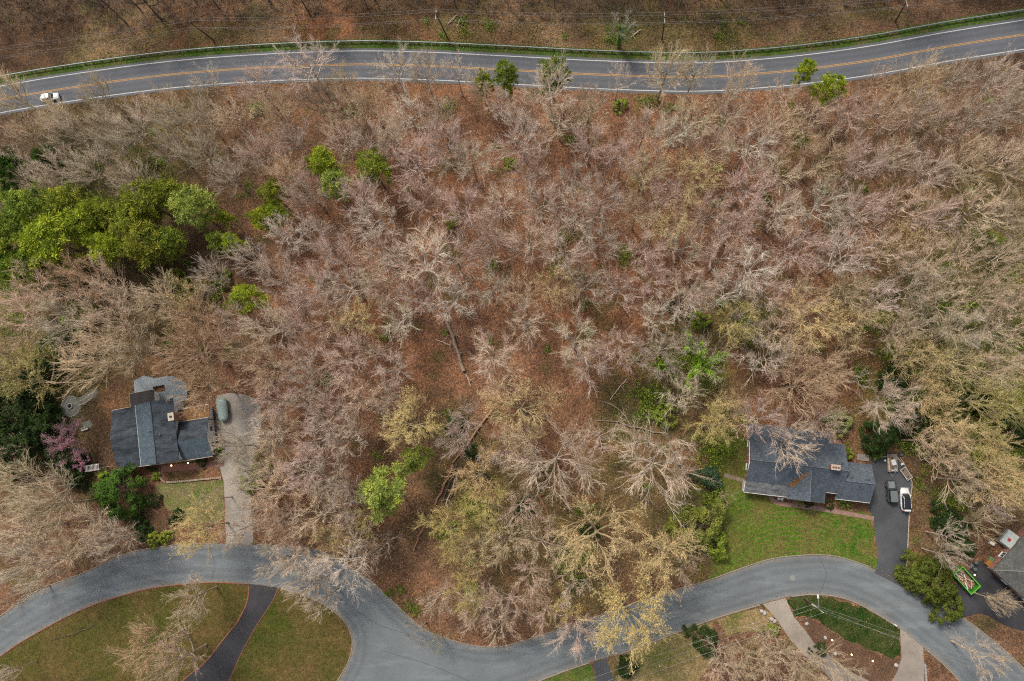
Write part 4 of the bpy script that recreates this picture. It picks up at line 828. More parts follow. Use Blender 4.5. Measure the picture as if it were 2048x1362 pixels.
def bench(px, rz, label, slats=4, L=1.5, m=None):
    q = at(*px); o = empty('garden_bench', (q[0], q[1], 0), rz, label, 'bench')
    for k in range(slats): MB().box((0, -.22 + k * .15, .45), (L, .12, .04)).build('seat_slat', m, o)
    for k in range(2): MB().box((0, .32, .62 + k * .2), (L, .04, .12)).build('back_slat', m, o)
    for sx in (-1, 1):
        for y in (-.2, .3): MB().box((sx * (L / 2 - .08), y, .33 if y > 0 else .22), (.07, .07, .95 if y > 0 else .43)).build('leg', m, o)
bench((172, 858), math.radians(18), 'weathered white garden bench beside the pink-flowering tree', m=mat('bench_white', (.45, .42, .42), .8, .2, .2))
sheet('paving_pad', [(165, 845), (180, 840), (186, 848), (180, 857), (168, 858)], .008, bpy.data.materials['patio_gravel'], False, .1, 16)
fn = empty('fence', tuple(at(190, 935)), 0, 'low pale rail fence with white slatted gate left of house with dark roofs', 'fence'); fo = at(190, 935)
A, B_ = at(120, 950) - fo, at(234, 931) - fo
for k in range(7): q = A + (B_ - A) * k / 6; MB().box((q[0], q[1], .5), (.1, .1, 1.0)).build('post', M_POST, fn)
MB().tube([tuple(A + np.array([0, 0, .9])), tuple(B_ + np.array([0, 0, .9]))], .05, 6).build('top_rail', mat('fence_rail', (.33, .28, .24)), fn); MB().tube([tuple(A + np.array([0, 0, .45])), tuple(B_ + np.array([0, 0, .45]))], .04, 6).build('rail', bpy.data.materials['fence_rail'], fn)
ga = at(183, 937) - fo; gb = at(211, 932.5) - fo; gz = math.atan2(gb[1] - ga[1], gb[0] - ga[0]); gt = MB()
for s in (-.55, .55): c_ = (ga + gb) / 2; gt.box((c_[0] - math.sin(gz) * s, c_[1] + math.cos(gz) * s, 2.1), (np.linalg.norm(gb - ga), .08, .1), gz)
gt = gt.build('arbor_beams', M_TRIM, fn)
for k in range(11): q = ga + (gb - ga) * (k + .5) / 11; MB().box((q[0], q[1], 2.2), (.09, 1.4, .06), gz).build('arbor_slat', M_TRIM, fn)
for q in (ga, gb):
    for s in (-.55, .55): MB().box((q[0] - math.sin(gz) * s, q[1] + math.cos(gz) * s, 1.05), (.1, .1, 2.1)).build('arbor_post', M_TRIM, fn)
sw_ = empty('stone_wall', tuple(at(385, 957)), 0, 'curved low dry-stone wall between red brick walk and side lawn', 'wall'); so_ = at(385, 957)
WL = spline(g([(320, 945), (322, 955), (335, 964), (370, 962), (410, 958), (446, 955)]), .42); bs = None
for k in range(len(WL) - 1):
    for lay in range(2):
        o = MB().box((0, 0, .1), (.42, .35, .2)).build('stone', mat('wall_stone', (.32, .25, .19), .95, .05, .4, 1.5), sw_, bevel=.03) if bs is None else obj('stone', bs, sw_)
        bs = o.data; t_ = WL[k + 1] - WL[k]; o.location = (*(WL[k] - so_)[:2], lay * .2); o.rotation_euler = (0, 0, math.atan2(t_[1], t_[0]) + random.uniform(-.1, .1)); o.scale = (random.uniform(.8, 1.05), random.uniform(.8, 1.2), random.uniform(.85, 1.0))
def chair(px, rz, label):
    q = at(*px); o = empty('porch_chair', (q[0], q[1], .03), rz, label, 'chair', 'chairs by the porch')
    MB().box((0, 0, .42), (.5, .5, .05)).build('seat', M_TRIM, o, bevel=.01); MB().box((0, .26, .7), (.5, .05, .55), 0, ('X', -.15)).build('backrest', M_TRIM, o, bevel=.01)
    for sx in (-1, 1):
        MB().box((sx * .25, 0, .6), (.05, .5, .04)).build('armrest', M_TRIM, o)
        for y in (-.2, .2): MB().box((sx * .21, y, .2), (.05, .05, .4)).build('leg', M_TRIM, o)
chair((1556, 997), .3, 'white porch chair at end of brick walk, left one'); chair((1562, 998), -.4, 'white porch chair at end of brick walk, right one')
for k, (x, y) in enumerate([(1523, 1222), (1529, 1226), (1543, 1238), (1549, 1242), (1613, 1247), (1650, 1275), (1670, 1307), (1792, 1330)]):
    o = prop('boulder', (x, y), 0, MB().lathe([(.25, 0), (.42, .12), (.36, .32), (.15, .42)], k=9), bpy.data.materials['pale_stone'], 'pale boulder by concrete drive, ' + ('first', 'second', 'third', 'fourth', 'fifth', 'sixth', 'seventh', 'eighth')[k] + ' from the street', 'boulder', k * 1.3, 'boulders along the concrete drive', smooth=True); o.scale = (1 + .2 * math.sin(k), 1.0, .9)
bk = empty('block_edging', tuple(at(1851, 1345)), 0, 'row of grey kerb blocks along right side of concrete drive', 'edging'); bo = at(1851, 1345)
for k in range(8): q = at(1849.5 + .6 * k, 1330 + 7.5 * k) - bo; MB().box((q[0], q[1], .12), (.35, .62, .24)).build('block', mat('grey_block', (.26, .26, .25)), bk, bevel=.02)
mbx = empty('mailbox', tuple(at(1785, 1247)), -.5, 'white mailbox on post at kerb of deep green lawn', 'mailbox'); MB().box((0, 0, .55), (.1, .1, 1.1)).build('post', M_TRIM, mbx); MB().tube([(-.25, 0, 1.2), (.25, 0, 1.2)], .13, 10).build('box', M_TRIM, mbx)
sg = empty('marker_post', tuple(at(1318, 1329)), 0, 'short white marker post on worn lawn below the street', 'post'); MB().box((0, 0, .6), (.16, .1, 1.2)).build('post', M_TRIM, sg); MB().box((0, 0, 1.25), (.2, .14, .1)).build('cap', M_TRIM, sg)
# manhole cover on the street
mh = empty('manhole_cover', tuple(at(1585, 1156)), 0, 'round pale manhole cover on the street below front lawn', 'manhole cover'); MB().lathe([(.42, .021), (.42, .03), (.3, .032)], k=20).build('lid', mat('worn_iron', (.2, .2, .19), .8), mh); MB().lathe([(.5, .02), (.5, .027), (.42, .028)], k=20).build('frame', M_GALV, mh)

# ------------------------------------------------------------------ trees: building blocks
def nrm(v): return v / (np.linalg.norm(v, axis=-1, keepdims=True) + 1e-9)
class Cv:
    """many quadratic curves with radii"""
    def __init__(s, a, b, c, r0, r1): s.a, s.b, s.c, s.r0, s.r1 = a, b, c, r0, r1
    def at(s, t, i=None):
        a, b, c = (s.a, s.b, s.c) if i is None else (s.a[i], s.b[i], s.c[i]); t = t[:, None]; return a * (1 - t) ** 2 + 2 * b * t * (1 - t) + c * t * t
    def tan(s, t, i): t = t[:, None]; return nrm(2 * (1 - t) * (s.b[i] - s.a[i]) + 2 * t * (s.c[i] - s.b[i]))
    def length(s): return np.linalg.norm(s.c - s.a, axis=1)
def kids(par, n, rg, t0, t1, lf, spread, up, rf, jit=.12, rmin=.012):
    Np = len(par.a); i = np.repeat(np.arange(Np), n); t = t0 + (t1 - t0) * ((np.tile(np.arange(n), Np) + rg.random(Np * n)) / n)
    pos = par.at(t, i); tg = par.tan(t, i); pr = rg.normal(0, 1, tg.shape); pr = nrm(pr - (pr * tg).sum(1, keepdims=True) * tg)
    d = nrm(tg + pr * spread * (.6 + .8 * rg.random((len(t), 1))) + np.array([0, 0, up]))
    L = par.length()[i] * lf * (1.15 - .55 * t) * (.65 + .7 * rg.random(len(t))); L = L[:, None]
    c = pos + d * L; b = pos + nrm(tg * .6 + d) * L * .5 + rg.normal(0, jit, pos.shape) * L
    r = np.maximum((par.r0[i] * (1 - t) + par.r1[i] * t) * rf, rmin); return Cv(pos, b, c, r, r * .45)
def tubes(cv, m, k):
    n = len(cv.a); V = np.zeros((n, m, k, 3)); ts = np.linspace(0, 1, m); idx = np.arange(n)
    for q, t in enumerate(ts):
        tt = np.full(n, t); p = cv.at(tt); tg = cv.tan(tt, idx); ref = np.where(np.abs(tg[:, 2:3]) > .9, np.array([[1., 0, 0]]), np.array([[0, 0, 1.]])); a = nrm(np.cross(tg, ref)); b = np.cross(tg, a)
        r = (cv.r0 * (1 - t) + cv.r1 * t)[:, None]
        for j in range(k): V[:, q, j] = p + (a * math.cos(6.2832 * j / k) + b * math.sin(6.2832 * j / k)) * r
    base = (np.arange(n) * m * k)[:, None, None]; q = np.arange(m - 1)[None, :, None] * k; j = np.arange(k)[None, None, :]; j2 = (j + 1) % k
    F = np.stack([base + q + j, base + q + j2, base + q + k + j2, base + q + k + j], -1).reshape(-1, 4); return V.reshape(-1, 3), F
def spikes(cv, rg):
    n = len(cv.a); d = nrm(cv.c - cv.a); ref = np.where(np.abs(d[:, 2:3]) > .9, np.array([[1., 0, 0]]), np.array([[0, 0, 1.]])); a = nrm(np.cross(d, ref)); b = np.cross(d, a); r = cv.r0[:, None]
    V = np.stack([cv.a + a * r, cv.a - a * r * .5 + b * r * .87, cv.a - a * r * .5 - b * r * .87, cv.c], 1).reshape(-1, 3); o = np.arange(n)[:, None] * 4
    F = np.vstack([o + np.array([[0, 1, 3]]), o + np.array([[1, 2, 3]]), o + np.array([[2, 0, 3]])]); return V, F
def leaves(P, Nn, size, rg, asp=.5):
    """leaf-sized faces at P facing about Nn"""
    n = len(P); Nn = nrm(Nn + rg.normal(0, .45, P.shape)); u = rg.normal(0, 1, P.shape); u = nrm(u - (u * Nn).sum(1, keepdims=True) * Nn); v_ = np.cross(Nn, u)
    s = size * (.6 + .8 * rg.random((n, 1))); u = u * s; v_ = v_ * s * asp
    V = np.stack([P - u, P - v_ + u * .1, P + u, P + v_ + u * .1], 1).reshape(-1, 3); return V, np.arange(4 * n).reshape(-1, 4)
def tufts(P, D, size, rg):
    """needle tufts: narrow blades pointing outwards"""
    n = len(P); d = nrm(D + rg.normal(0, .5, P.shape)); w_ = nrm(np.cross(d, rg.normal(0, 1, P.shape))); s = size * (.6 + .8 * rg.random((n, 1)))
    V = np.stack([P - d * s * .5, P + w_ * s * .2, P + d * s, P - w_ * s * .2], 1).reshape(-1, 3); return V, np.arange(4 * n).reshape(-1, 4)
def merge(parts):
    """(V, F) list -> V, face groups"""
    off = 0; Vs = []; Fs = {}
    for V, F in parts:
        Vs.append(V); Fs.setdefault(F.shape[1], []).append(F + off); off += len(V)
    return np.vstack(Vs), [np.vstack(f) for f in Fs.values()]
def bare(seed, R, h, style):
    """one leafless tree: trunk mesh (trunk and main limbs), crown mesh (branches and twigs), curves for ivy or buds"""
    rg = np.random.default_rng(seed); S = dict(vase=(13, 7, 6, 4, .45, .2, .08), open=(9, 7, 6, 5, .55, .12, .13), fan=(16, 6, 5, 4, .42, .24, .085), small=(9, 5, 5, 5, .48, .25, .09), sapling=(6, 4, 4, 3, .45, .25, .09))[style]
    nl, n2, n3, n4, sp, up, jit = S; sc = h / 18
    hf = h * rg.uniform(.28, .4); lean = rg.normal(0, .25, 2) * sc
    top = np.array([[lean[0], lean[1], h * .68]]); tr = Cv(np.zeros((1, 3)), np.array([[lean[0] * .2 + rg.normal(0, .15), rg.normal(0, .15), h * .34]]), top, np.array([.26 * sc + .04]), np.array([.09 * sc]))
    t = np.linspace(hf / (h * .68), .97, nl) ; i0 = np.zeros(nl, int); a = tr.at(t, i0); az = np.arange(nl) * 2.39996 + rg.random() * 6 + rg.normal(0, .3, nl)
    rho = R * np.clip(.95 - .75 * np.linspace(0, 1, nl) ** 1.3 + rg.normal(0, .1, nl), .15, 1); zc = h * .55
    ze = zc + (h - zc) * np.sqrt(np.clip(1 - .75 * (rho / R) ** 2, 0, 1)) * rg.uniform(.86, 1.0, nl)
    e = np.c_[rho * np.cos(az) + lean[0], rho * np.sin(az) + lean[1], ze]
    hz = np.c_[np.cos(az), np.sin(az), np.full(nl, .55 if style != 'fan' else .9)]; b = a + nrm(hz) * np.linalg.norm(e - a, axis=1, keepdims=True) * .5 + rg.normal(0, jit, (nl, 3)) * np.linalg.norm(e - a, axis=1, keepdims=True)
    r0 = dict(open=.165, vase=.115, fan=.095).get(style, .12) * sc * rg.uniform(.75, 1.2, nl); lm = Cv(a, b, e, r0, r0 * .3)
    q = max(sc, .62)
    c2 = kids(lm, n2, rg, .15, .98, .52, sp, up * .6, .62, jit, .049 * q); c3 = kids(c2, n3, rg, .12, 1, .6, sp, up * .7, .62, jit, .027 * q); c4 = kids(c3, n4, rg, .08, 1, .72, sp, up * .5, .7, .05, .0138 * q)
    c3b = kids(lm, 4, rg, .3, 1, .22, sp, up, .3, .1, .026 * q); c4b = kids(c3b, 4, rg, .1, 1, .7, sp, up * .5, .75, .05, .02 * q)
    T = merge([tubes(tr, 9, 8), tubes(lm, 8, 5)]); C = merge([tubes(c2, 5, 3), tubes(c3, 3, 3), tubes(c3b, 3, 3), spikes(c4, rg), spikes(c4b, rg)])
    return T, C, dict(tr=tr, lm=lm, c2=c2, c3=c3, c4=c4, rg=rg)
def budded(info, n, size):
    rg = info['rg']; c = info['c4']; i = rg.integers(0, len(c.a), n); P = c.at(.25 + .75 * rg.random(n), i) + rg.normal(0, .06, (n, 3)); return leaves(P, np.tile([0, 0, 1.], (n, 1)), size, rg, .6), np.repeat(rg.random(n), 4)
def green(seed, R, h, style):
    """evergreen: trunk mesh and a crown of leaf clumps"""
    rg = np.random.default_rng(seed); P, Nn, vv = [], [], []; leaf = dict(pine=.26, dome=.2, cone=.22, shrub=.17)[style]
    zb = dict(pine=.5, dome=.06, cone=.12, shrub=.02)[style] * h; nc = dict(pine=78, dome=120, cone=110, shrub=46)[style]; per = dict(pine=85, dome=62, cone=60, shrub=60)[style]; ph = rg.random(3) * 6.28; la = rg.uniform(.1, .26, 3) * (.4 if style == 'pine' else 1)
    cen = []
    for k in range(nc):
        u = rg.random(); az = rg.random() * 6.283; z = zb + (h - zb) * u
        if style == 'cone': rr = R * (1 - u * .92) * (.75 + .3 * rg.random())
        elif style == 'pine': rr = R * math.sqrt(max(.03, 1 - (abs(u - .35) / .68) ** 2)) * math.sqrt(rg.random() * .96 + .04) * rg.uniform(.72, 1.12)
        else: rr = R * math.sqrt(max(.02, 1 - (u * .97) ** 2)) * rg.uniform(.8, 1.04)
        rr *= 1 + la[0] * math.sin(2 * az + ph[0]) + la[1] * math.sin(3 * az + ph[1]) + .6 * la[2] * math.sin(5 * az + ph[2])
        c = np.array([rr * math.cos(az), rr * math.sin(az), z]); cen.append(c); cr = R * (rg.uniform(.10, .22) if style == 'pine' else rg.uniform(.14, .26) * (1.0 if style != 'cone' else .8)); q = nrm(rg.normal(0, 1, (per, 3))); q[:, 2] = np.abs(q[:, 2]) * .9 - .15
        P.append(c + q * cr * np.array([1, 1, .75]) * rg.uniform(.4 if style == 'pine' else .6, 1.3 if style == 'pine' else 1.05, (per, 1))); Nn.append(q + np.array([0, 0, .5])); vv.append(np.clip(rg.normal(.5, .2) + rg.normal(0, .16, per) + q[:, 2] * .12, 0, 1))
    P, Nn, vv = np.vstack(P), np.vstack(Nn), np.concatenate(vv); s = leaf * (R / 3.5) ** .5
    C = leaves(P, Nn, s, rg, .42) if style != 'pine' else tufts(P, Nn, s * 1.3, rg)
    tr = Cv(np.zeros((1, 3)), np.array([[rg.normal(0, .15), rg.normal(0, .15), h * .45]]), np.array([[0, 0, h * .93]]), np.array([.05 + .012 * h]), np.array([.03]))
    cen = np.array(cen)[::3]; n = len(cen); a = np.c_[np.zeros(n), np.zeros(n), cen[:, 2] * .8]; br = Cv(a, (a + cen) / 2 + np.array([0, 0, .1]), cen, np.full(n, .045), np.full(n, .015))
    return merge([tubes(tr, 7, 7), tubes(br, 3, 3)]), C, np.repeat(vv, 4)
PROTO = {}
def reg(key, R, h, tm, cm): PROTO.setdefault(key, []).append((R, h, tm, cm))
for k in range(5):
    for key, style, R, h in (('vase', 'vase', 6, 18), ('open', 'open', 6, 18), ('fan', 'fan', 6, 20), ('small', 'small', 3, 10)):
        if style == 'open' and k > 3: continue
        T, C, inf = bare(100 * k + len(key) * 7 + ord(key[0]), R, h, style)
        reg(key, R, h, mesh_np('trunk', *T, M_BARK, True), mesh_np('crown', *C, M_TWIG))
        if k < 3:
            (LV, LF), lv = budded(inf, dict(small=1200, vase=5200).get(key, 2600), .075); o4 = len(C[0]); CV = np.vstack([C[0], LV]); CF = C[1] + [LF + o4] if False else [f for f in C[1]] + [LF + o4]
            me = mesh_np('crown', CV, CF, M_TWIG, attr={'v': np.r_[np.full(o4, .5), lv]})
            me.materials.append(M_LEAF); nf = sum(len(f) for f in C[1]); mi = np.zeros(len(me.polygons), np.int32); mi[nf:] = 1; me.polygons.foreach_set('material_index', mi)
            reg('bud_' + key, R, h, PROTO[key][-1][2], me)
for k in range(3):
    for key, R, h in (('pine', 3.5, 15), ('dome', 4, 7), ('cone', 2, 7), ('shrub', 1.6, 2.2)):
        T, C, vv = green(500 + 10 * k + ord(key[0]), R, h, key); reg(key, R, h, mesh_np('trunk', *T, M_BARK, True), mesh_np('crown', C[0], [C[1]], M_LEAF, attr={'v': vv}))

# ------------------------------------------------------------------ trees: where they stand (crown centre and radius in the photograph)
KIND = dict(P=('vase', (.62, .495, .41), (.40, .32, .26), 'pinkish-grey fine-twigged'), G=('open', (.65, .56, .455), (.50, .43, .35), 'pale grey crooked-limbed'), T=('fan', (.59, .465, .315), (.38, .30, .205), 'tan brush-crowned'), O=('fan', (.56, .40, .25), (.36, .265, .17), 'orange-tan brush-crowned'),
            W=('vase', (.57, .475, .365), (.39, .32, .25), 'silvery fine-twigged'), R=('open', (.60, .465, .34), (.42, .33, .24), 'brownish crooked-limbed'), Y=('bud_vase', (.60, .475, .22), (.36, .29, .18), 'yellow-budded'), L=('bud_open', (.48, .41, .17), (.34, .28, .17), 'olive-budded'), K=('bud_open', (.55, .43, .23), (.37, .29, .18), 'golden-tinged'))
NAMES = dict(P='fine_twigged_tree', W='fine_twigged_tree', G='crooked_limbed_tree', R='crooked_limbed_tree', T='brush_crowned_tree', O='brush_crowned_tree', Y='budding_tree', L='budding_tree', K='budding_tree')
HAND = '''T 30 190 40;T 120 235 36;T 200 185 34;G 418 162 32;T 330 205 34;T 520 175 42;G 615 128 62;T 690 175 36;G 790 140 42;W 850 148 44;G 915 150 34;W 965 172 34;G 1100 190 55;W 1180 205 34;G 1237 165 32;T 1330 150 52;W 1390 148 44;T 1480 165 44;R 1560 190 38;R 1750 165 30;T 1830 160 44;W 1905 155 44;T 1985 165 52;
T 70 270 38;W 140 268 40;T 215 255 36;W 270 262 42;T 345 245 38;P 300 225 30;W 405 240 36;T 470 232 40;T 555 228 42;W 640 205 40;R 700 225 44;T 745 215 40;W 740 280 44;G 820 230 44;W 880 235 40;G 1000 215 36;R 1050 225 36;G 1120 240 44;T 1180 245 36;W 1290 260 46;G 1345 280 48;T 1385 245 48;W 1450 225 48;R 1420 300 50;G 1500 290 60;T 1560 260 48;R 1620 240 46;T 1695 225 50;T 1760 235 48;W 1830 225 50;R 1885 250 48;T 1950 245 52;T 2020 220 52;
T 35 330 34;T 110 345 40;W 85 375 40;T 180 335 40;W 235 300 36;W 275 372 42;T 250 345 30;W 340 300 36;T 400 310 40;W 460 355 38;T 520 310 40;P 590 290 40;T 575 350 40;P 690 290 40;W 790 290 42;P 830 325 52;P 895 290 56;P 945 330 50;P 1045 280 56;P 1060 350 44;P 1180 290 46;P 1245 320 40;P 1150 360 40;T 1290 345 44;K 1390 365 60;P 1330 400 44;P 1495 375 52;R 1560 345 52;T 1640 320 52;P 1720 330 50;W 1790 320 48;T 1860 350 54;T 1930 330 54;R 2010 320 54;
P 620 390 46;P 720 400 50;G 760 440 52;P 850 400 48;P 930 420 56;P 1000 410 44;P 1085 410 50;P 1150 430 56;P 1205 400 50;T 1275 430 44;K 1340 450 44;P 1420 430 50;P 1470 460 46;P 1560 430 54;G 1640 410 56;P 1720 430 54;T 1800 420 54;P 1870 440 50;T 1950 420 54;T 2020 440 50;
G 575 475 50;P 510 520 42;P 640 480 46;P 680 520 46;P 770 510 50;G 850 530 70;P 910 520 50;P 985 495 48;P 1060 490 50;P 1130 500 56;P 1200 490 48;P 1290 500 46;W 1365 500 50;P 1440 520 48;G 1500 540 54;P 1590 500 54;G 1680 520 60;R 1760 510 54;K 1800 480 40;T 1850 520 52;R 1920 510 54;T 2000 520 54;
T 130 495 36;R 75 575 58;O 175 560 58;R 230 575 50;P 430 560 38;P 560 560 46;P 630 575 48;G 700 575 52;P 765 580 44;P 840 600 50;G 905 600 52;P 980 580 42;T 1040 590 40;K 1110 570 46;W 1175 570 48;P 1240 580 44;P 1300 560 44;P 1380 580 54;G 1450 590 50;P 1530 590 52;T 1600 600 50;T 1690 585 54;P 1750 600 46;W 1830 570 52;T 1890 600 54;T 1970 590 56;R 2035 600 44;
T 50 640 60;T 130 640 56;T 240 640 80;T 330 610 54;O 400 640 52;K 380 590 44;P 470 640 42;T 545 660 54;P 600 640 40;R 660 640 44;K 720 640 44;G 800 640 44;W 1050 645 42;P 1150 680 56;P 1235 690 42;G 1310 640 40;G 1360 610 44;L 1470 640 50;R 1550 660 50;K 1620 640 62;K 1700 650 54;T 1790 670 50;R 1840 650 50;W 1920 660 56;T 1995 660 58;
O 30 720 54;L 60 760 60;T 190 720 66;T 270 700 60;O 395 710 74;T 480 700 42;T 540 730 52;P 610 720 46;P 690 720 52;R 740 700 40;P 790 740 44;P 990 710 50;T 1010 760 50;P 1180 730 48;P 1270 720 36;G 1330 700 36;P 1530 720 54;T 1590 700 44;O 1600 770 74;T 1650 740 50;K 1830 710 54;K 1900 720 56;T 1960 740 50;R 2020 740 44;
O 420 770 54;P 560 800 50;P 620 780 50;P 670 830 56;R 720 800 48;P 770 800 40;K 1040 815 74;P 930 840 40;W 1360 795 40;W 1770 810 62;K 1850 790 50;K 1890 845 56;L 1960 800 54;L 2020 820 48;L 1420 850 44;K 1455 830 44;P 1520 840 56;W 1580 880 50;P 1640 850 44;
R 560 870 50;P 640 880 50;P 700 880 44;Y 828 848 58;P 910 880 42;P 1010 900 46;W 1108 915 96;P 1200 870 40;W 1314 925 88;L 1950 880 50;K 1990 900 50;T 1890 910 50;R 1850 880 40;
R 530 920 40;P 610 940 50;R 560 980 50;W 660 960 50;R 640 1030 56;P 700 1000 46;K 960 950 56;L 980 1010 46;R 1040 1010 46;K 1190 1060 88;R 1920 960 50;K 1975 960 60;K 2025 980 50;T 40 960 60;T 110 1010 70;R 180 1050 56;
R 560 1050 46;K 660 1080 44;R 720 1060 40;L 745 1030 36;L 900 1060 58;K 960 1100 44;T 1010 1080 50;R 1082 1085 54;K 1325 1105 72;R 1370 1130 40;T 50 1060 64;R 130 1110 58;T 230 1080 44;T 60 1130 60;
Y 408 1058 50;G 690 1128 62;R 585 1110 44;W 545 1125 38;W 620 1170 44;R 735 1110 34;L 930 1180 44;R 960 1220 50;R 1020 1200 46;R 1060 1150 44;R 1090 1220 44;P 1150 1170 38;L 1130 1210 34;Y 1252 1225 90;P 1155 1265 50;R 880 1190 40;R 1000 1250 40;
R 385 1195 46;W 470 890 42;W 505 950 44;G 540 860 40;W 520 1020 42;R 480 1060 34;T 1650 1330 40;R 1700 1345 30;W 1890 1110 34;R 430 1000 24;O 310 1290 60;T 360 1320 50;W 650 1195 38;T 1500 1310 50;R 1560 1320 56;T 1610 1345 44;R 1450 1340 44;T 1960 1050 36;W 1900 1075 36;P 1985 1000 36;P 20 1345 20;R 1960 1310 44;T 1990 1200 30'''
EVER = '''pine 645 328 32 bright;pine 745 338 36 olive;pine 672 368 32 pale;pine 545 388 28 olive;pine 525 440 26 bright;pine 555 425 24 bright;pine 25 345 38 dark;pine 95 320 26 dark;pine 130 412 44 olive;pine 210 425 40 olive;pine 295 405 46 olive;pine 342 385 34 olive;pine 388 420 44 pale;pine 265 445 44 olive;pine 55 425 54 mid;pine 20 475 50 mid;pine 100 480 54 bright;pine 20 535 44 mid;pine 165 450 44 bright;pine 290 490 46 olive;pine 338 488 32 mid;pine 222 500 36 bright;pine 60 525 40 mid;pine 438 482 22 mid;pine 466 490 22 bright;pine 450 435 16 bright;pine 493 600 34 bright;
pine 1012 150 27 mid;pine 1105 148 34 mid;pine 968 163 20 bright;pine 1016 178 14 bright;pine 1610 145 22 bright;pine 1656 182 32 bright;pine 770 982 50 pale;pine 832 918 29 pale;
dome 237 985 46 dark;dome 130 925 32 deep;dome 148 955 24 deep;dome 30 815 56 deep;dome 85 850 36 deep;dome 20 900 46 deep;dome 45 760 44 deep;dome 150 630 30 mid;dome 110 700 34 deep;cone 205 951 12 mid;
dome 1418 955 24 blue;dome 1400 1050 46 mottle;dome 1425 1085 30 mid;dome 1868 1162 44 lime;dome 1835 1150 34 lime;dome 1898 1212 32 lime;dome 1407 1280 28 deep;dome 1255 1335 20 deep;shrub 1684 848 22 flower;shrub 1660 838 14 mid;shrub 1050 1015 20 blue;shrub 1695 905 14 mid;shrub 1752 905 14 mid;shrub 1765 895 11 mid;
dome 1760 875 34 deep;dome 1830 850 36 deep;dome 1790 760 30 deep;dome 1960 800 30 deep;dome 2030 860 34 deep;dome 1900 1040 30 deep;dome 1990 890 28 deep;dome 1925 1090 26 deep;
shrub 285 1065 16 deep;shrub 305 1080 14 olive;shrub 280 1045 14 deep;shrub 330 1075 12 olive;shrub 355 1030 12 deep;shrub 345 1040 10 deep;shrub 305 1000 14 deep;shrub 302 932 10 deep;shrub 402 922 11 deep;shrub 310 953 9 mid;shrub 430 898 12 mid;shrub 1600 1000 10 mid;shrub 1620 1005 9 deep;shrub 1690 1006 11 mid;shrub 1660 1010 9 deep;shrub 1545 1262 13 mid;shrub 1640 1300 14 deep;shrub 500 965 20 mid;shrub 520 930 20 mid;shrub 1350 615 16 deep;shrub 1400 640 20 mid;shrub 1330 830 24 mid;shrub 910 850 20 deep;shrub 940 900 18 deep;shrub 1180 1060 18 deep;shrub 1020 325 13 mid;shrub 905 440 14 olive;shrub 1240 210 14 mid;shrub 510 215 13 mid;shrub 350 560 22 mid;shrub 440 560 18 mid;shrub 890 665 7 mid'''
ECOL = dict(bright=(.30, .38, .035), olive=(.25, .29, .04), pale=(.33, .40, .09), mid=(.20, .27, .04), dark=(.055, .11, .018), deep=(.035, .065, .018), blue=(.055, .10, .055), mottle=(.21, .235, .05), lime=(.10, .125, .022), flower=(.36, .42, .16))
EWORD = dict(bright='bright green', olive='olive green', pale='pale green', mid='mid green', dark='glossy dark green', deep='dark green', blue='blue-green', mottle='mottled yellow-green', lime='lime green', flower='pale flowering')
FORM = dict(pine='pine', dome='evergreen', cone='clipped shrub', shrub='shrub')
LAND = [(105, 197, 'the white car'), (615, 128, 'the white-limbed tree over the highway'), (1012, 150, 'the round pine over the highway'), (1105, 148, 'the wide green crown over the highway'), (1656, 182, 'the right-hand highway pines'), (645, 328, 'the round bright pine'), (745, 338, 'the twin-lobed olive pine'), (540, 415, 'the column of pines'),
        (150, 440, 'the left pine stand'), (452, 486, 'the two small pines'), (493, 600, 'the lone lime pine'), (915, 705, 'the broken trunk'), (828, 848, 'the round golden tree'), (770, 982, 'the big pale pine'), (1400, 725, 'the ivy-clad tree'), (1684, 848, 'the flowering shrub'), (1610, 930, 'the brick house'), (310, 870, 'the dark-roofed house'),
        (142, 813, 'the fire ring'), (135, 885, 'the pink tree'), (237, 985, 'the glossy magnolia'), (475, 960, 'the gravel drive'), (408, 1058, 'the yellow roadside tree'), (790, 1290, 'the street junction'), (1255, 1225, 'the yellow tree over the street'), (1400, 1050, 'the mottled thicket'), (1808, 1000, 'the parked white vehicle'), (1930, 1160, 'the green skip'), (1608, 1215, 'the street lamp pole'), (528, 1260, 'the dark curving drive'), (1324, 60, 'the crossarm pole'), (427, 70, 'the leaning pole'), (870, 372, 'the bare orange earth patch'), (1050, 1015, 'the blue-green shrub'), (885, 980, 'the bundle of fallen logs')]
DIRS = ['right of', 'lower right of', 'below', 'lower left of', 'left of', 'upper left of', 'above', 'upper right of']
USED = set()
def whereabouts(x, y, head):
    L = sorted(LAND, key=lambda l: (l[0] - x) ** 2 + (l[1] - y) ** 2); L = [l for l in L if (l[0] - x) ** 2 + (l[1] - y) ** 2 > 14 ** 2]
    def phrase(l, k=0):
        d = math.hypot(x - l[0], y - l[1]); w_ = DIRS[int(round(math.degrees(math.atan2(y - l[1], x - l[0])) / 45)) % 8]; return ('close ' if d < 75 else '' if d < 170 else 'well ' if d < 320 else 'far ') + w_ + ' ' + l[2]
    cand = [f'{head}, {phrase(l)}' for l in L[:3]] + [f'{head}, {phrase(L[0])} and {phrase(l)}' for l in L[1:7]] + [f'{head}, {phrase(L[1])} and {phrase(l)}' for l in L[2:8]]
    for c in cand:
        if len(c.split()) <= 16 and c.lower() not in USED: USED.add(c.lower()); return c
    for c in sorted(cand, key=lambda q: len(q.split())):
      for wd in ('nearest one', 'farthest one', 'front one', 'rear one', 'leftmost one', 'rightmost one', 'smaller one', 'taller one'):
        c2 = c + ', ' + wd
        if len(c2.split()) <= 16 and c2.lower() not in USED: USED.add(c2.lower()); return c2
    return c
BASES = []
rt = random.Random(11)
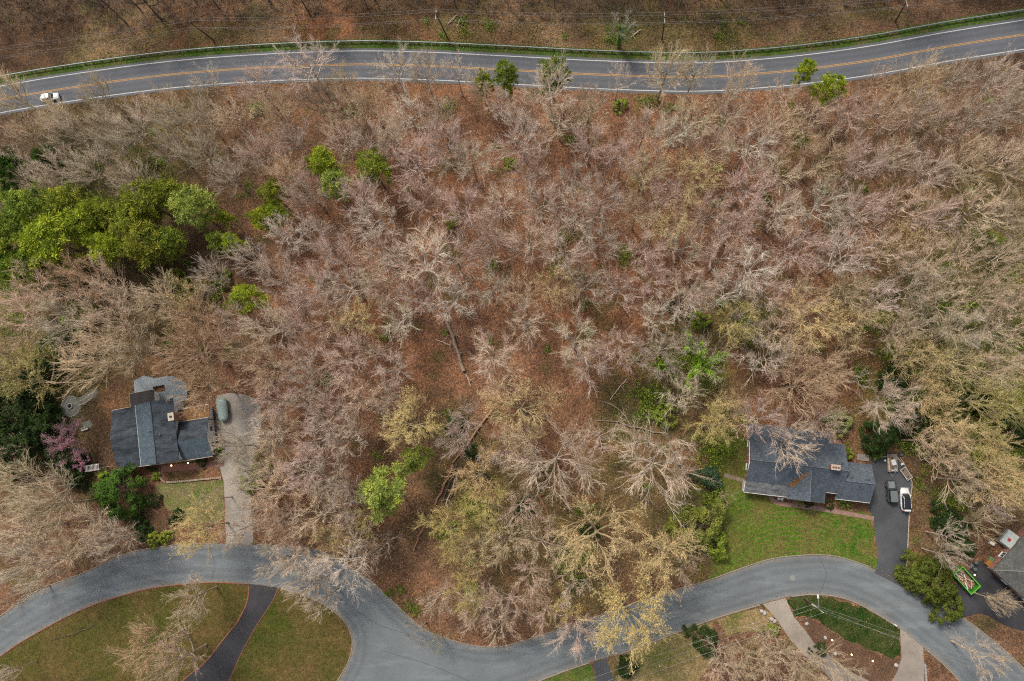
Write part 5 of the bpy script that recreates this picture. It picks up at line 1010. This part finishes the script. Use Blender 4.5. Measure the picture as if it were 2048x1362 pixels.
def plant(key, v, base, r, h, ctint, btint, label, cat, group, name, rz=None):
    R, hh, tm, cm = PROTO[key][v % len(PROTO[key])]
    o = empty(name, (base[0], base[1], 0), rt.random() * 6.28 if rz is None else rz, label, cat, group); s = r / R * (.94 if key in ('vase', 'open', 'fan', 'small') or key.startswith('bud') else 1); sz = h / hh
    t_ = obj('trunk', tm, o); c_ = obj('crown', cm, o)
    for q in (t_, c_): q.scale = (s, s, sz)
    t_.color = rgba(btint); c_.color = rgba(ctint); BASES.append((base[0], base[1], r)); return o, c_
def jitc(c, a=.1):
    f = 1 + rt.gauss(0, a); return tuple(max(.01, x * f * (1 + rt.gauss(0, .022))) for x in c)
def bare_tree(kind, x, y, r, label=None, h=None, v=None, group='bare trees of the wood', rz=None):
    key, ct, bt, wd = KIND[kind]; h = h or (8.0 + 1.55 * r / 10 * 1.0 * 1.0 if False else 7.5 + 1.6 * (r / 9.3)); rm = r / ppm(x, y, .7 * h); h = 7.5 + 1.6 * rm
    if rm < 3.9: key = {'bud_open': 'bud_small', 'bud_fan': 'bud_small'}.get(key, 'small' if rt.random() < .6 else key)
    base = at(x, y, .66 * h); size = 'slender' if rm < 3.6 else 'mid-sized' if rm < 4.9 else 'broad' if rm < 6.5 else 'huge'
    label = label or whereabouts(x, y, f'{size} {wd} tree')
    return plant(key, rt.randrange(9) if v is None else v, base, rm, h, jitc(ct), jitc(bt), label, 'tree', group, NAMES[kind], rz)
SPECIAL = {(615, 128): 'tall white-limbed bare tree reaching over the left part of the highway', (828, 848): 'round golden yellow-budded tree above the big pale pine', (408, 1058): 'yellow-budded roadside tree between gravel drive and street bend', (1255, 1225): 'broad yellow-budded tree overhanging the lower street', (690, 1125): 'white crooked-limbed sycamore leaning over the street near the junction',
           (1040, 815): 'huge open-crowned tan tree in middle of wood, limbs radiating evenly', (1600, 770): 'broad orange-tan fan-shaped tree just behind the brick house', (1580, 880): 'silvery bare tree whose branches hang over the brick house roof', (395, 710): 'orange-tan tree spreading over the deck behind the dark-roofed house', (240, 640): 'huge tan brush-crowned tree above the fire ring and deck', (1360, 795): 'small silvery dense bare tree below the ivy-clad tree', (1770, 810): 'silvery grey tree right of the flowering shrub'}
USED |= {s.lower() for s in SPECIAL.values()}
for ln in HAND.replace('\n', '').split(';'):
    k, x, y, r = ln.split(); x, y, r = float(x), float(y), float(r)
    if k == 'T' and (x > 1650 or x < 560) and (int(x) * 7 + int(y) * 3) % 5 < 3: k = 'RTW'[(int(x) + int(y)) % 3]
    bare_tree(k, x, y, r, SPECIAL.get((int(x), int(y))))
ESP = {(237, 985): 'big glossy dark green magnolia below the west eave of dark-roofed house', (1012, 150): 'round mid green pine crown standing over the highway centre line', (493, 600): 'lone lime-green pine in bare wood above the dark-roofed house', (770, 982): 'big pale green pine with leaning trunk in lower wood', (832, 918): 'smaller pale green pine touching upper right of big pale pine', (1684, 848): 'pale flowering shrub behind the brick house', (1400, 1050): 'mottled yellow-green evergreen thicket left of the front lawn', (1870, 1165): 'spreading lime green evergreen beside the street and green skip', (1407, 1280): 'round dark green evergreen on lawn below street', (205, 951): 'small round clipped shrub above the glossy magnolia'}
USED |= {s.lower() for s in ESP.values()}
for ln in EVER.replace('\n', '').split(';'):
    st_, x, y, r, cn = ln.split(); x, y, r = float(x), float(y), float(r)
    hh = {'pine': 13.0, 'dome': 6.0, 'cone': 2.5, 'shrub': 1.8}[st_]; rm = r / ppm(x, y, .7 * hh)
    if st_ == 'pine': h = 8 + 1.6 * rm
    elif st_ == 'dome': h = 1.5 * rm
    else: h = 1.25 * rm
    base = at(x, y, .72 * h if st_ == 'pine' else .5 * h); size = 'small' if r < 24 else 'mid-sized' if r < 40 else 'big'
    lb = ESP.get((int(x), int(y))) or whereabouts(x, y, f'{size} {EWORD[cn]} {FORM[st_]}')
    plant(st_, rt.randrange(9), base, rm, h, jitc(ECOL[cn], .08), (.16, .12, .09), lb, 'shrub' if st_ in ('shrub', 'cone') else 'tree', {'pine': 'pines', 'dome': 'broadleaf evergreens', 'cone': 'shrubs', 'shrub': 'shrubs'}[st_], {'pine': 'pine_tree', 'dome': 'evergreen_tree', 'cone': 'clipped_shrub', 'shrub': 'shrub'}[st_])
# the ivy-clad tree and the pink one
def clad(x, y, r, h, seed, style, ct, bt, lc, n, lsize, label, name, part, curves, spreadr, cat='tree'):
    T, C, inf = bare(seed, r / ppm(x, y, .66 * h), h, style); b = at(x, y, .66 * h); o = empty(name, (b[0], b[1], 0), 0, label, cat)
    q = obj('trunk', mesh_np('trunk', *T, M_BARK, True), o); q.color = rgba(bt); q = obj('crown', mesh_np('crown', *C, M_TWIG), o); q.color = rgba(ct)
    rg = inf['rg']; P = []
    for cvn, nn, t0, t1 in curves:
        cv = inf[cvn]; i = rg.integers(0, len(cv.a), nn); P.append(cv.at(t0 + (t1 - t0) * rg.random(nn), i) + rg.normal(0, spreadr, (nn, 3)))
    P = np.vstack(P); LV, LF = leaves(P, np.tile([0, 0, 1.], (len(P), 1)), lsize, rg, .6); q = obj(part, mesh_np(part, LV, [LF], M_LEAF, attr={'v': np.repeat(rg.random(len(P)), 4)}), o); q.color = rgba(lc); BASES.append((b[0], b[1], 5))
clad(1405, 722, 62, 15, 41, 'open', (.42, .36, .27), (.3, .27, .15), (.20, .34, .03), 0, .16, 'ivy-clad tree with bright green limbs above lower right wood', 'ivy_clad_tree', 'ivy', (('lm', 5200, .05, .72), ('tr', 1600, .2, 1), ('c2', 1800, 0, .4)), .2)
clad(1322, 730, 40, 12, 42, 'open', (.42, .35, .28), (.3, .26, .18), (.17, .28, .03), 0, .14, 'smaller half ivy-clad tree left of the bright ivy-clad tree', 'ivy_clad_tree', 'ivy', (('lm', 900, .05, .5), ('tr', 500, .3, 1)), .14)
clad(1490, 640, 44, 13, 43, 'vase', (.42, .34, .29), (.3, .26, .18), (.2, .32, .04), 0, .14, 'pinkish bare tree with ivy on its lower limbs above the ivy-clad tree', 'ivy_clad_tree', 'ivy', (('lm', 1100, .05, .5), ('tr', 700, .3, 1)), .16)
clad(1242, 55, 24, 11, 44, 'small', (.42, .40, .33), (.3, .27, .2), (.12, .2, .04), 0, .15, 'ivy-clad snag beyond guardrail, left of the crossarm pole', 'ivy_clad_tree', 'ivy', (('lm', 400, .05, .6), ('tr', 1500, .1, 1)), .25)
clad(135, 885, 46, 6, 45, 'open', (.36, .26, .24), (.22, .18, .15), (.33, .165, .235), 0, .07, 'pink-flowering redbud tree left of the dark-roofed house', 'flowering_tree', 'blossom', (('c3', 1500, .1, 1), ('c4', 3800, 0, 1)), .22)
clad(160, 925, 20, 4, 46, 'small', (.36, .26, .24), (.22, .18, .15), (.46, .20, .32), 0, .08, 'small pink-flowering shrub beside pale rail fence', 'flowering_tree', 'blossom', (('c4', 1000, 0, 1),), .1)

# ------------------------------------------------------------------ trees that fill the wood between
STREET = np.vstack([LN, L2[::-1], L1[::-1]])[:, :2]
OPENPX = [[(1438, 940), (1470, 900), (1480, 850), (1760, 850), (1800, 900), (1830, 960), (1820, 1170), (1740, 1140), (1600, 1105), (1410, 1165), (1450, 1065)], [(-200, 1330), (0, 1240), (250, 1110), (370, 1090), (700, 1130), (720, 1370), (600, 1600), (-200, 1600)], [(205, 745), (385, 740), (400, 780), (525, 780), (525, 900), (505, 1100), (445, 1100), (445, 1045), (330, 1030), (300, 960), (210, 940)], [(95, 780), (210, 770), (230, 880), (130, 860)], [(1100, 1350), (1430, 1235), (1600, 1185), (1700, 1195), (1800, 1250), (1860, 1300), (1850, 1420), (1100, 1420)], [(1930, 1120), (1990, 1080), (2200, 1060), (2200, 1300), (1980, 1260), (1890, 1215)]]
OPENW = [g(q)[:, :2] for q in OPENPX]
def seg_d(P, L):
    """distance to a polyline and side of it"""
    L = L[::3, :2]; d = np.sqrt(((P[:, None] - L[None]) ** 2).sum(2)); i = d.argmin(1); T = np.gradient(L, axis=0)[i]; w_ = P - L[i]; return d.min(1), T[:, 0] * w_[:, 1] - T[:, 1] * w_[:, 0]
def wooded(P, road=6.0, north=17.0):
    d, s = seg_d(P, HC); ok = np.where(s > 0, d > north, d > road) & ~pip(P, STREET)
    for q in OPENW: ok &= ~pip(P, q)
    return ok
rf = np.random.default_rng(5)
cand = np.array([at(x, y)[:2] for x, y in zip(rf.uniform(-60, 2110, 9000), rf.uniform(-60, 1290, 9000))]); cand = cand[wooded(cand)]
SAP = []
for k in range(4):
    T, C, inf = bare(900 + k, 2.6, 8.5, 'sapling'); SAP.append((T, C))
n_fill = 0; B_ = [b for b in BASES]; VV, FF, AA, off = [], {3: [], 4: []}, [], 0
for c in cand:
    if n_fill >= 70: break
    d = min(math.hypot(c[0] - b[0], c[1] - b[1]) / (.22 * b[2] + 1.4) for b in B_)
    if d < 1: continue
    px = proj((c[0], c[1], 0)); (TV, TF), (CV, CF) = SAP[int(rf.integers(4))]; s_ = rf.uniform(.6, 1.25); a_z = rf.random() * 6.28; M_ = np.array([[math.cos(a_z), -math.sin(a_z), 0], [math.sin(a_z), math.cos(a_z), 0], [0, 0, 1]])
    col = np.array((.34, .27, .20) if px[1] < 60 else rf.choice([(.46, .36, .26), (.40, .34, .27), (.44, .38, .22)]) if (px[0] > 1650 or px[0] < 560 or px[1] > 900) else rf.choice([(.44, .34, .30), (.48, .39, .35), (.44, .34, .25)])) * rf.uniform(.8, 1.15)
    for V0, F0 in ((TV, TF), (CV, CF)):
        VV.append((V0 * s_) @ M_.T + np.array([c[0], c[1], 0])); AA.append(np.tile(col, (len(V0), 1)))
        for f in F0: FF[f.shape[1]].append(f + off)
        off += len(V0)
    B_.append((c[0], c[1], 1.5)); n_fill += 1
m, t, b = newmat('sapling_bark', .95, .1); t.links.new(N(t, 'ShaderNodeAttribute', attribute_name='tint').outputs['Color'], b.inputs['Base Color'])
o = obj('understorey_saplings', mesh_np('understorey_saplings', np.vstack(VV), [np.vstack(FF[3]), np.vstack(FF[4])], m, attr={'tint': np.vstack(AA)}), kind='stuff'); tag(o, 'thin leafless saplings filling the gaps between the trees', 'saplings')
# trees of the wood beyond the highway: mostly stems in view
for k in range(56):
    x = -40 + k * 38.5 + rf.uniform(-25, 25); y = np.interp(x, [0, 700, 1300, 2048], [70, 30, 22, -30]) + rf.uniform(-95, -2); p = at(x, y); rm = rf.uniform(3.2, 5); h = rf.uniform(14, 19)
    key = rf.choice(['fan', 'open', 'vase']); q = proj((p[0], p[1], 4)); plant(key, int(rf.integers(9)), p, rm, h, jitc((.25, .19, .14)), jitc((.16, .13, .105)), whereabouts(q[0], q[1], 'dark-stemmed far-side tree'), 'tree', 'trees of the wood beyond the highway', 'woodland_tree')

# ------------------------------------------------------------------ fallen logs
M_LOG = mat('log_bark', (.26, .20, .155), .95, .05, .35, 1.2); M_LOGP = mat('bare_wood', (.45, .35, .27), .9, .1, .3, 1.5); M_LOGR = mat('red_log', (.30, .16, .10), .95, .05, .35, 1.2); M_LOGD = mat('dark_log', (.12, .09, .07), .95, .05, .4, 1.2)
LOGS = [(893, 640, 930, 742, .42, M_LOG, 'long broken trunk lying in open leaf litter mid-wood'), (902, 665, 926, 738, .12, M_LOGP, 'pale split stem alongside the long broken trunk'), (872, 679, 902, 691, .13, M_LOGP, 'short pale limb left of the long broken trunk'), (932, 748, 942, 772, .13, M_LOGP, 'short pale limb at foot of the long broken trunk'), (926, 745, 958, 777, .1, M_LOGR, 'thin reddish limb below foot of the long broken trunk'),
 (870, 1010, 908, 930, .26, M_LOGR, 'leftmost log of the fallen bundle right of big pale pine'), (886, 1005, 914, 925, .2, M_LOGD, 'dark second log of the fallen bundle right of big pale pine'), (892, 1010, 918, 940, .16, M_LOGP, 'pale third log of the fallen bundle right of big pale pine'), (900, 1000, 924, 930, .18, M_LOGD, 'rightmost dark log of the fallen bundle right of big pale pine'), (828, 1102, 852, 1042, .24, M_LOGR, 'reddish log lying below the fallen log bundle'), (905, 925, 985, 820, .22, M_LOGR, 'long leaning log above the fallen log bundle'),
 (1012, 1056, 1029, 1030, .24, M_LOGP, 'pale cut log in the lower wood below the blue-green shrub'), (1074, 985, 1097, 1026, .2, M_LOGR, 'reddish straight log right of the blue-green shrub'), (1120, 1112, 1140, 1160, .2, M_LOG, 'brown log pointing at the street in lower wood'), (1220, 800, 1252, 758, .11, M_LOGP, 'thin pale pole lying in green ground cover mid-right'), (1190, 838, 1330, 868, .12, M_LOG, 'long thin log across green ground above pinkish trees'), (1065, 1155, 1100, 1200, .14, M_LOGR, 'curved reddish log near street edge'), (1140, 1205, 1180, 1280, .16, M_LOG, 'thin log reaching the kerb under the yellow tree'),
 (313, 338, 316, 318, .16, M_LOGP, 'short pale snapped stem in upper left wood'), (895, 50, 916, 30, .12, M_LOGP, 'pale fallen limb beyond guardrail right of stayed pole'), (914, 55, 924, 32, .11, M_LOGP, 'second pale fallen limb beyond guardrail right of stayed pole'), (1262, 75, 1282, 60, .12, M_LOGP, 'pale brush limb beyond guardrail by the ivy-clad snag'), (0, 921, 60, 917, .26, M_LOGR, 'smooth reddish log at left edge below the pink tree'), (1990, 1020, 2030, 1035, .14, M_LOGP, 'yellowish log right of the parked vehicles, near right edge'), (1640, 460, 1575, 485, .1, M_LOG, 'thin fallen stem in right-hand wood'), (100, 1283, 190, 1250, .07, M_LOGD, 'dark dead branch lying on mossy lawn below street'), (675, 1130, 560, 1100, .08, M_LOGD, 'dark fallen branch shadowing the street by the gravel drive')]
for x0, y0, x1, y1, r, mm, lb in LOGS:
    if 'branch shadowing' in lb: continue
    A, B2 = at(x0, y0), at(x1, y1); d = B2 - A; n = 7; rr = random.Random(int(x0)); side = np.array([-d[1], d[0], 0]) / (np.linalg.norm(d) + 1e-6)
    pts = [tuple(d * t + side * rr.gauss(0, .05) * np.linalg.norm(d) * .3 + np.array([0, 0, r * .9 + .25 * math.sin(3.1 * t)])) for t in np.linspace(0, 1, n)]
    o = empty('fallen_log', tuple(A), 0, lb, 'log'); MB().tube(pts, [r * (.75 + .3 * t + rr.uniform(-.08, .08)) for t in np.linspace(0, 1, n)], 9).build('stem', mm, o)
    for q in range(3):
        t = rr.uniform(.15, .8); c = np.array(pts[int(t * (n - 1))]); e = c + side * rr.choice((-1, 1)) * rr.uniform(.4, 1.4) + d / np.linalg.norm(d) * rr.uniform(-.8, .3) + np.array([0, 0, .35]); MB().tube([tuple(c), tuple((c + e) / 2 + np.array([0, 0, .1])), tuple(e)], [r * .4, r * .28, r * .12], 6).build('branch_stub', mm, o)

# ------------------------------------------------------------------ brush, ground cover and grass (uncountable)
rb = np.random.default_rng(9)
def scatter(n, x0, x1, y0, y1): return np.array([at(x, y)[:2] for x, y in zip(rb.uniform(x0, x1, n), rb.uniform(y0, y1, n))])
P = scatter(4600, -60, 2110, -60, 1300); P = P[wooded(P, 4.6, 9.5)]; n = len(P); k = 11
az = rb.random((n, k)) * 6.283; el = rb.uniform(.15, 1.1, (n, k)); Lb = rb.uniform(.5, 1.9, (n, 1)) * rb.uniform(.5, 1.1, (n, k))
D = np.stack([np.cos(az) * np.cos(el), np.sin(az) * np.cos(el), np.sin(el)], -1) * Lb[..., None]; A = np.c_[P, np.zeros(n)][:, None, :] + np.stack([rb.normal(0, .25, (n, k)), rb.normal(0, .25, (n, k)), np.zeros((n, k))], -1)
cv = Cv(A.reshape(-1, 3), A.reshape(-1, 3), (A + D).reshape(-1, 3), np.full(n * k, .02), np.full(n * k, .01)); V, F = spikes(cv, rb)
o = obj('dry_undergrowth', mesh_np('dry_undergrowth', V, [F], M_TWIG), kind='stuff'); o.color = rgba((.34, .24, .17)); tag(o, 'dry brown brush and twigs covering the forest floor', 'undergrowth')
P = scatter(3200, -40, 2090, -60, 60); d_, s_ = seg_d(P, HC); P = P[(s_ > 0) & (d_ > 12.5)]; n = len(P); k = 9
az = rb.random((n, k)) * 6.283; el = rb.uniform(.5, 1.3, (n, k)); Lb = rb.uniform(1.0, 3.6, (n, 1)) * rb.uniform(.5, 1.1, (n, k)); D = np.stack([np.cos(az) * np.cos(el), np.sin(az) * np.cos(el), np.sin(el)], -1) * Lb[..., None]; A = np.repeat(np.c_[P, np.zeros(n)][:, None, :], k, 1)
V, F = spikes(Cv(A.reshape(-1, 3), A.reshape(-1, 3), (A + D).reshape(-1, 3), np.full(n * k, .03), np.full(n * k, .01)), rb)
o = obj('woodland_brush', mesh_np('woodland_brush', V, [F], M_TWIG), kind='stuff'); o.color = rgba((.22, .165, .12)); tag(o, 'dark tangled brush in the wood beyond the highway', 'brush')
def coverpatch(name, blobs, n, size, col, label, lift=.35):
    Ps = []
    for x, y, r in blobs:
        c = at(x, y); R = r / ppm(x, y); m_ = int(n * r * r / sum(b[2] ** 2 for b in blobs)); Ps.append(c[:2] + rb.normal(0, .5 * R, (m_, 2)))
    Pp = np.vstack(Ps); f = vnoise(Pp, 2.0, 21); Pp = Pp[(f > .42) & wooded(Pp, 4.3, 4.6)]; q = np.c_[Pp, rb.random(len(Pp)) * lift + .03]; V, F = leaves(q, np.tile([0, 0, 1.], (len(q), 1)), size, rb, .6)
    o = obj(name, mesh_np(name, V, [F], M_LEAF, attr={'v': np.repeat(rb.random(len(q)), 4)}), kind='stuff'); o.color = rgba(col); tag(o, label, 'ground cover')
coverpatch('evergreen_ground_cover', [(1500, 650, 60), (1300, 800, 80), (1250, 850, 60), (1390, 740, 70), (1440, 930, 60), (1445, 1000, 60), (1400, 880, 50), (1780, 720, 60), (1830, 830, 80), (1960, 830, 90), (2010, 640, 60), (1920, 950, 60), (1900, 1050, 50), (60, 800, 110), (60, 640, 70), (300, 330, 80), (120, 330, 80), (960, 1000, 60), (1130, 1130, 50), (900, 860, 50), (1370, 1100, 60), (310, 560, 60), (1250, 60, 60), (1450, 55, 60), (440, 560, 40), (1350, 640, 40), (1180, 1040, 40), (30, 900, 80), (170, 600, 60), (1760, 580, 50), (1990, 480, 60)], 46000, .13, (.085, .14, .028), 'patchy evergreen vines and ground cover in the wood')
coverpatch('green_brambles', [(rb.uniform(500, 2000), rb.uniform(190, 1180), rb.uniform(9, 20)) for _ in range(90)] + [(rb.uniform(0, 500), rb.uniform(230, 720), rb.uniform(9, 20)) for _ in range(36)] + [(rb.uniform(600, 1500), rb.uniform(30, 80), rb.uniform(9, 18)) for _ in range(16)] + [(rb.uniform(760, 860), rb.uniform(1165, 1240), 10) for _ in range(6)] + [(rb.uniform(1700, 2040), rb.uniform(600, 1000), rb.uniform(14, 26)) for _ in range(30)], 42000, .15, (.14, .20, .03), 'scattered green brambles and ivy on the forest floor', .9)
coverpatch('spring_growth', [(1440, 900, 50), (1435, 1000, 50), (1400, 1090, 50), (1470, 840, 36), (1400, 740, 50), (1340, 730, 40), (1500, 645, 40), (1300, 800, 46), (1790, 700, 40), (1840, 800, 60), (1830, 880, 40), (1950, 760, 50), (2010, 700, 50), (1990, 860, 60), (1930, 620, 40), (2020, 560, 40), (1900, 1010, 36), (2020, 960, 44), (70, 780, 50), (110, 700, 40), (40, 640, 40), (380, 590, 36), (440, 600, 24), (950, 1000, 34), (900, 1060, 34), (1140, 1130, 34), (940, 1170, 24), (1760, 640, 30), (1880, 540, 30), (1980, 480, 34), (1700, 600, 24), (1830, 950, 30), (1960, 900, 40), (2030, 800, 40), (60, 560, 30), (180, 620, 30)], 36000, .17, (.19, .25, .035), 'fresh yellow-green spring growth on shrubs in the wood', 2.2)
coverpatch('tawny_weeds', [(200, 95, 50), (780, 62, 50), (930, 60, 60), (1060, 70, 60), (1180, 80, 50), (1430, 80, 60), (1640, 70, 60), (600, 62, 50), (300, 95, 50), (480, 75, 50), (820, 1205, 40), (770, 1180, 30)], 12000, .14, (.22, .165, .06), 'tawny weeds on the bank beyond the guardrail', .3)

def drift(rg, n):
    """leaves blown against kerbs and over lawns"""
    L = np.vstack([LN, L1, L2]); i = rg.integers(0, len(L), n); q = L[i, :2] + rg.normal(0, .55, (n, 2)) * np.where(rg.random((n, 1)) < .2, 3.5, 1); return np.c_[q, np.full(n, .03)]
lying_leaves('kerb_leaves', drift, 9000, .085, M_LEAF, (.27, .18, .10), None, 31, kind='stuff'); tag(bpy.data.objects['kerb_leaves'], 'dry leaves drifted along the street kerbs', 'leaves')
def onlawn(rg, n):
    P = np.vstack([scatter(n // 3, 1440, 1750, 960, 1130), scatter(n // 3, 1570, 1800, 1190, 1310), scatter(n // 3, 0, 700, 1165, 1362)]); return np.c_[P, np.full(len(P), .03)]
lying_leaves('lawn_leaves', lambda rg, n: onlawn(rg, n), 3600, .075, M_LEAF, (.25, .17, .09), None, 32, kind='stuff'); tag(bpy.data.objects['lawn_leaves'], 'dry leaves strewn over the lawns', 'leaves')
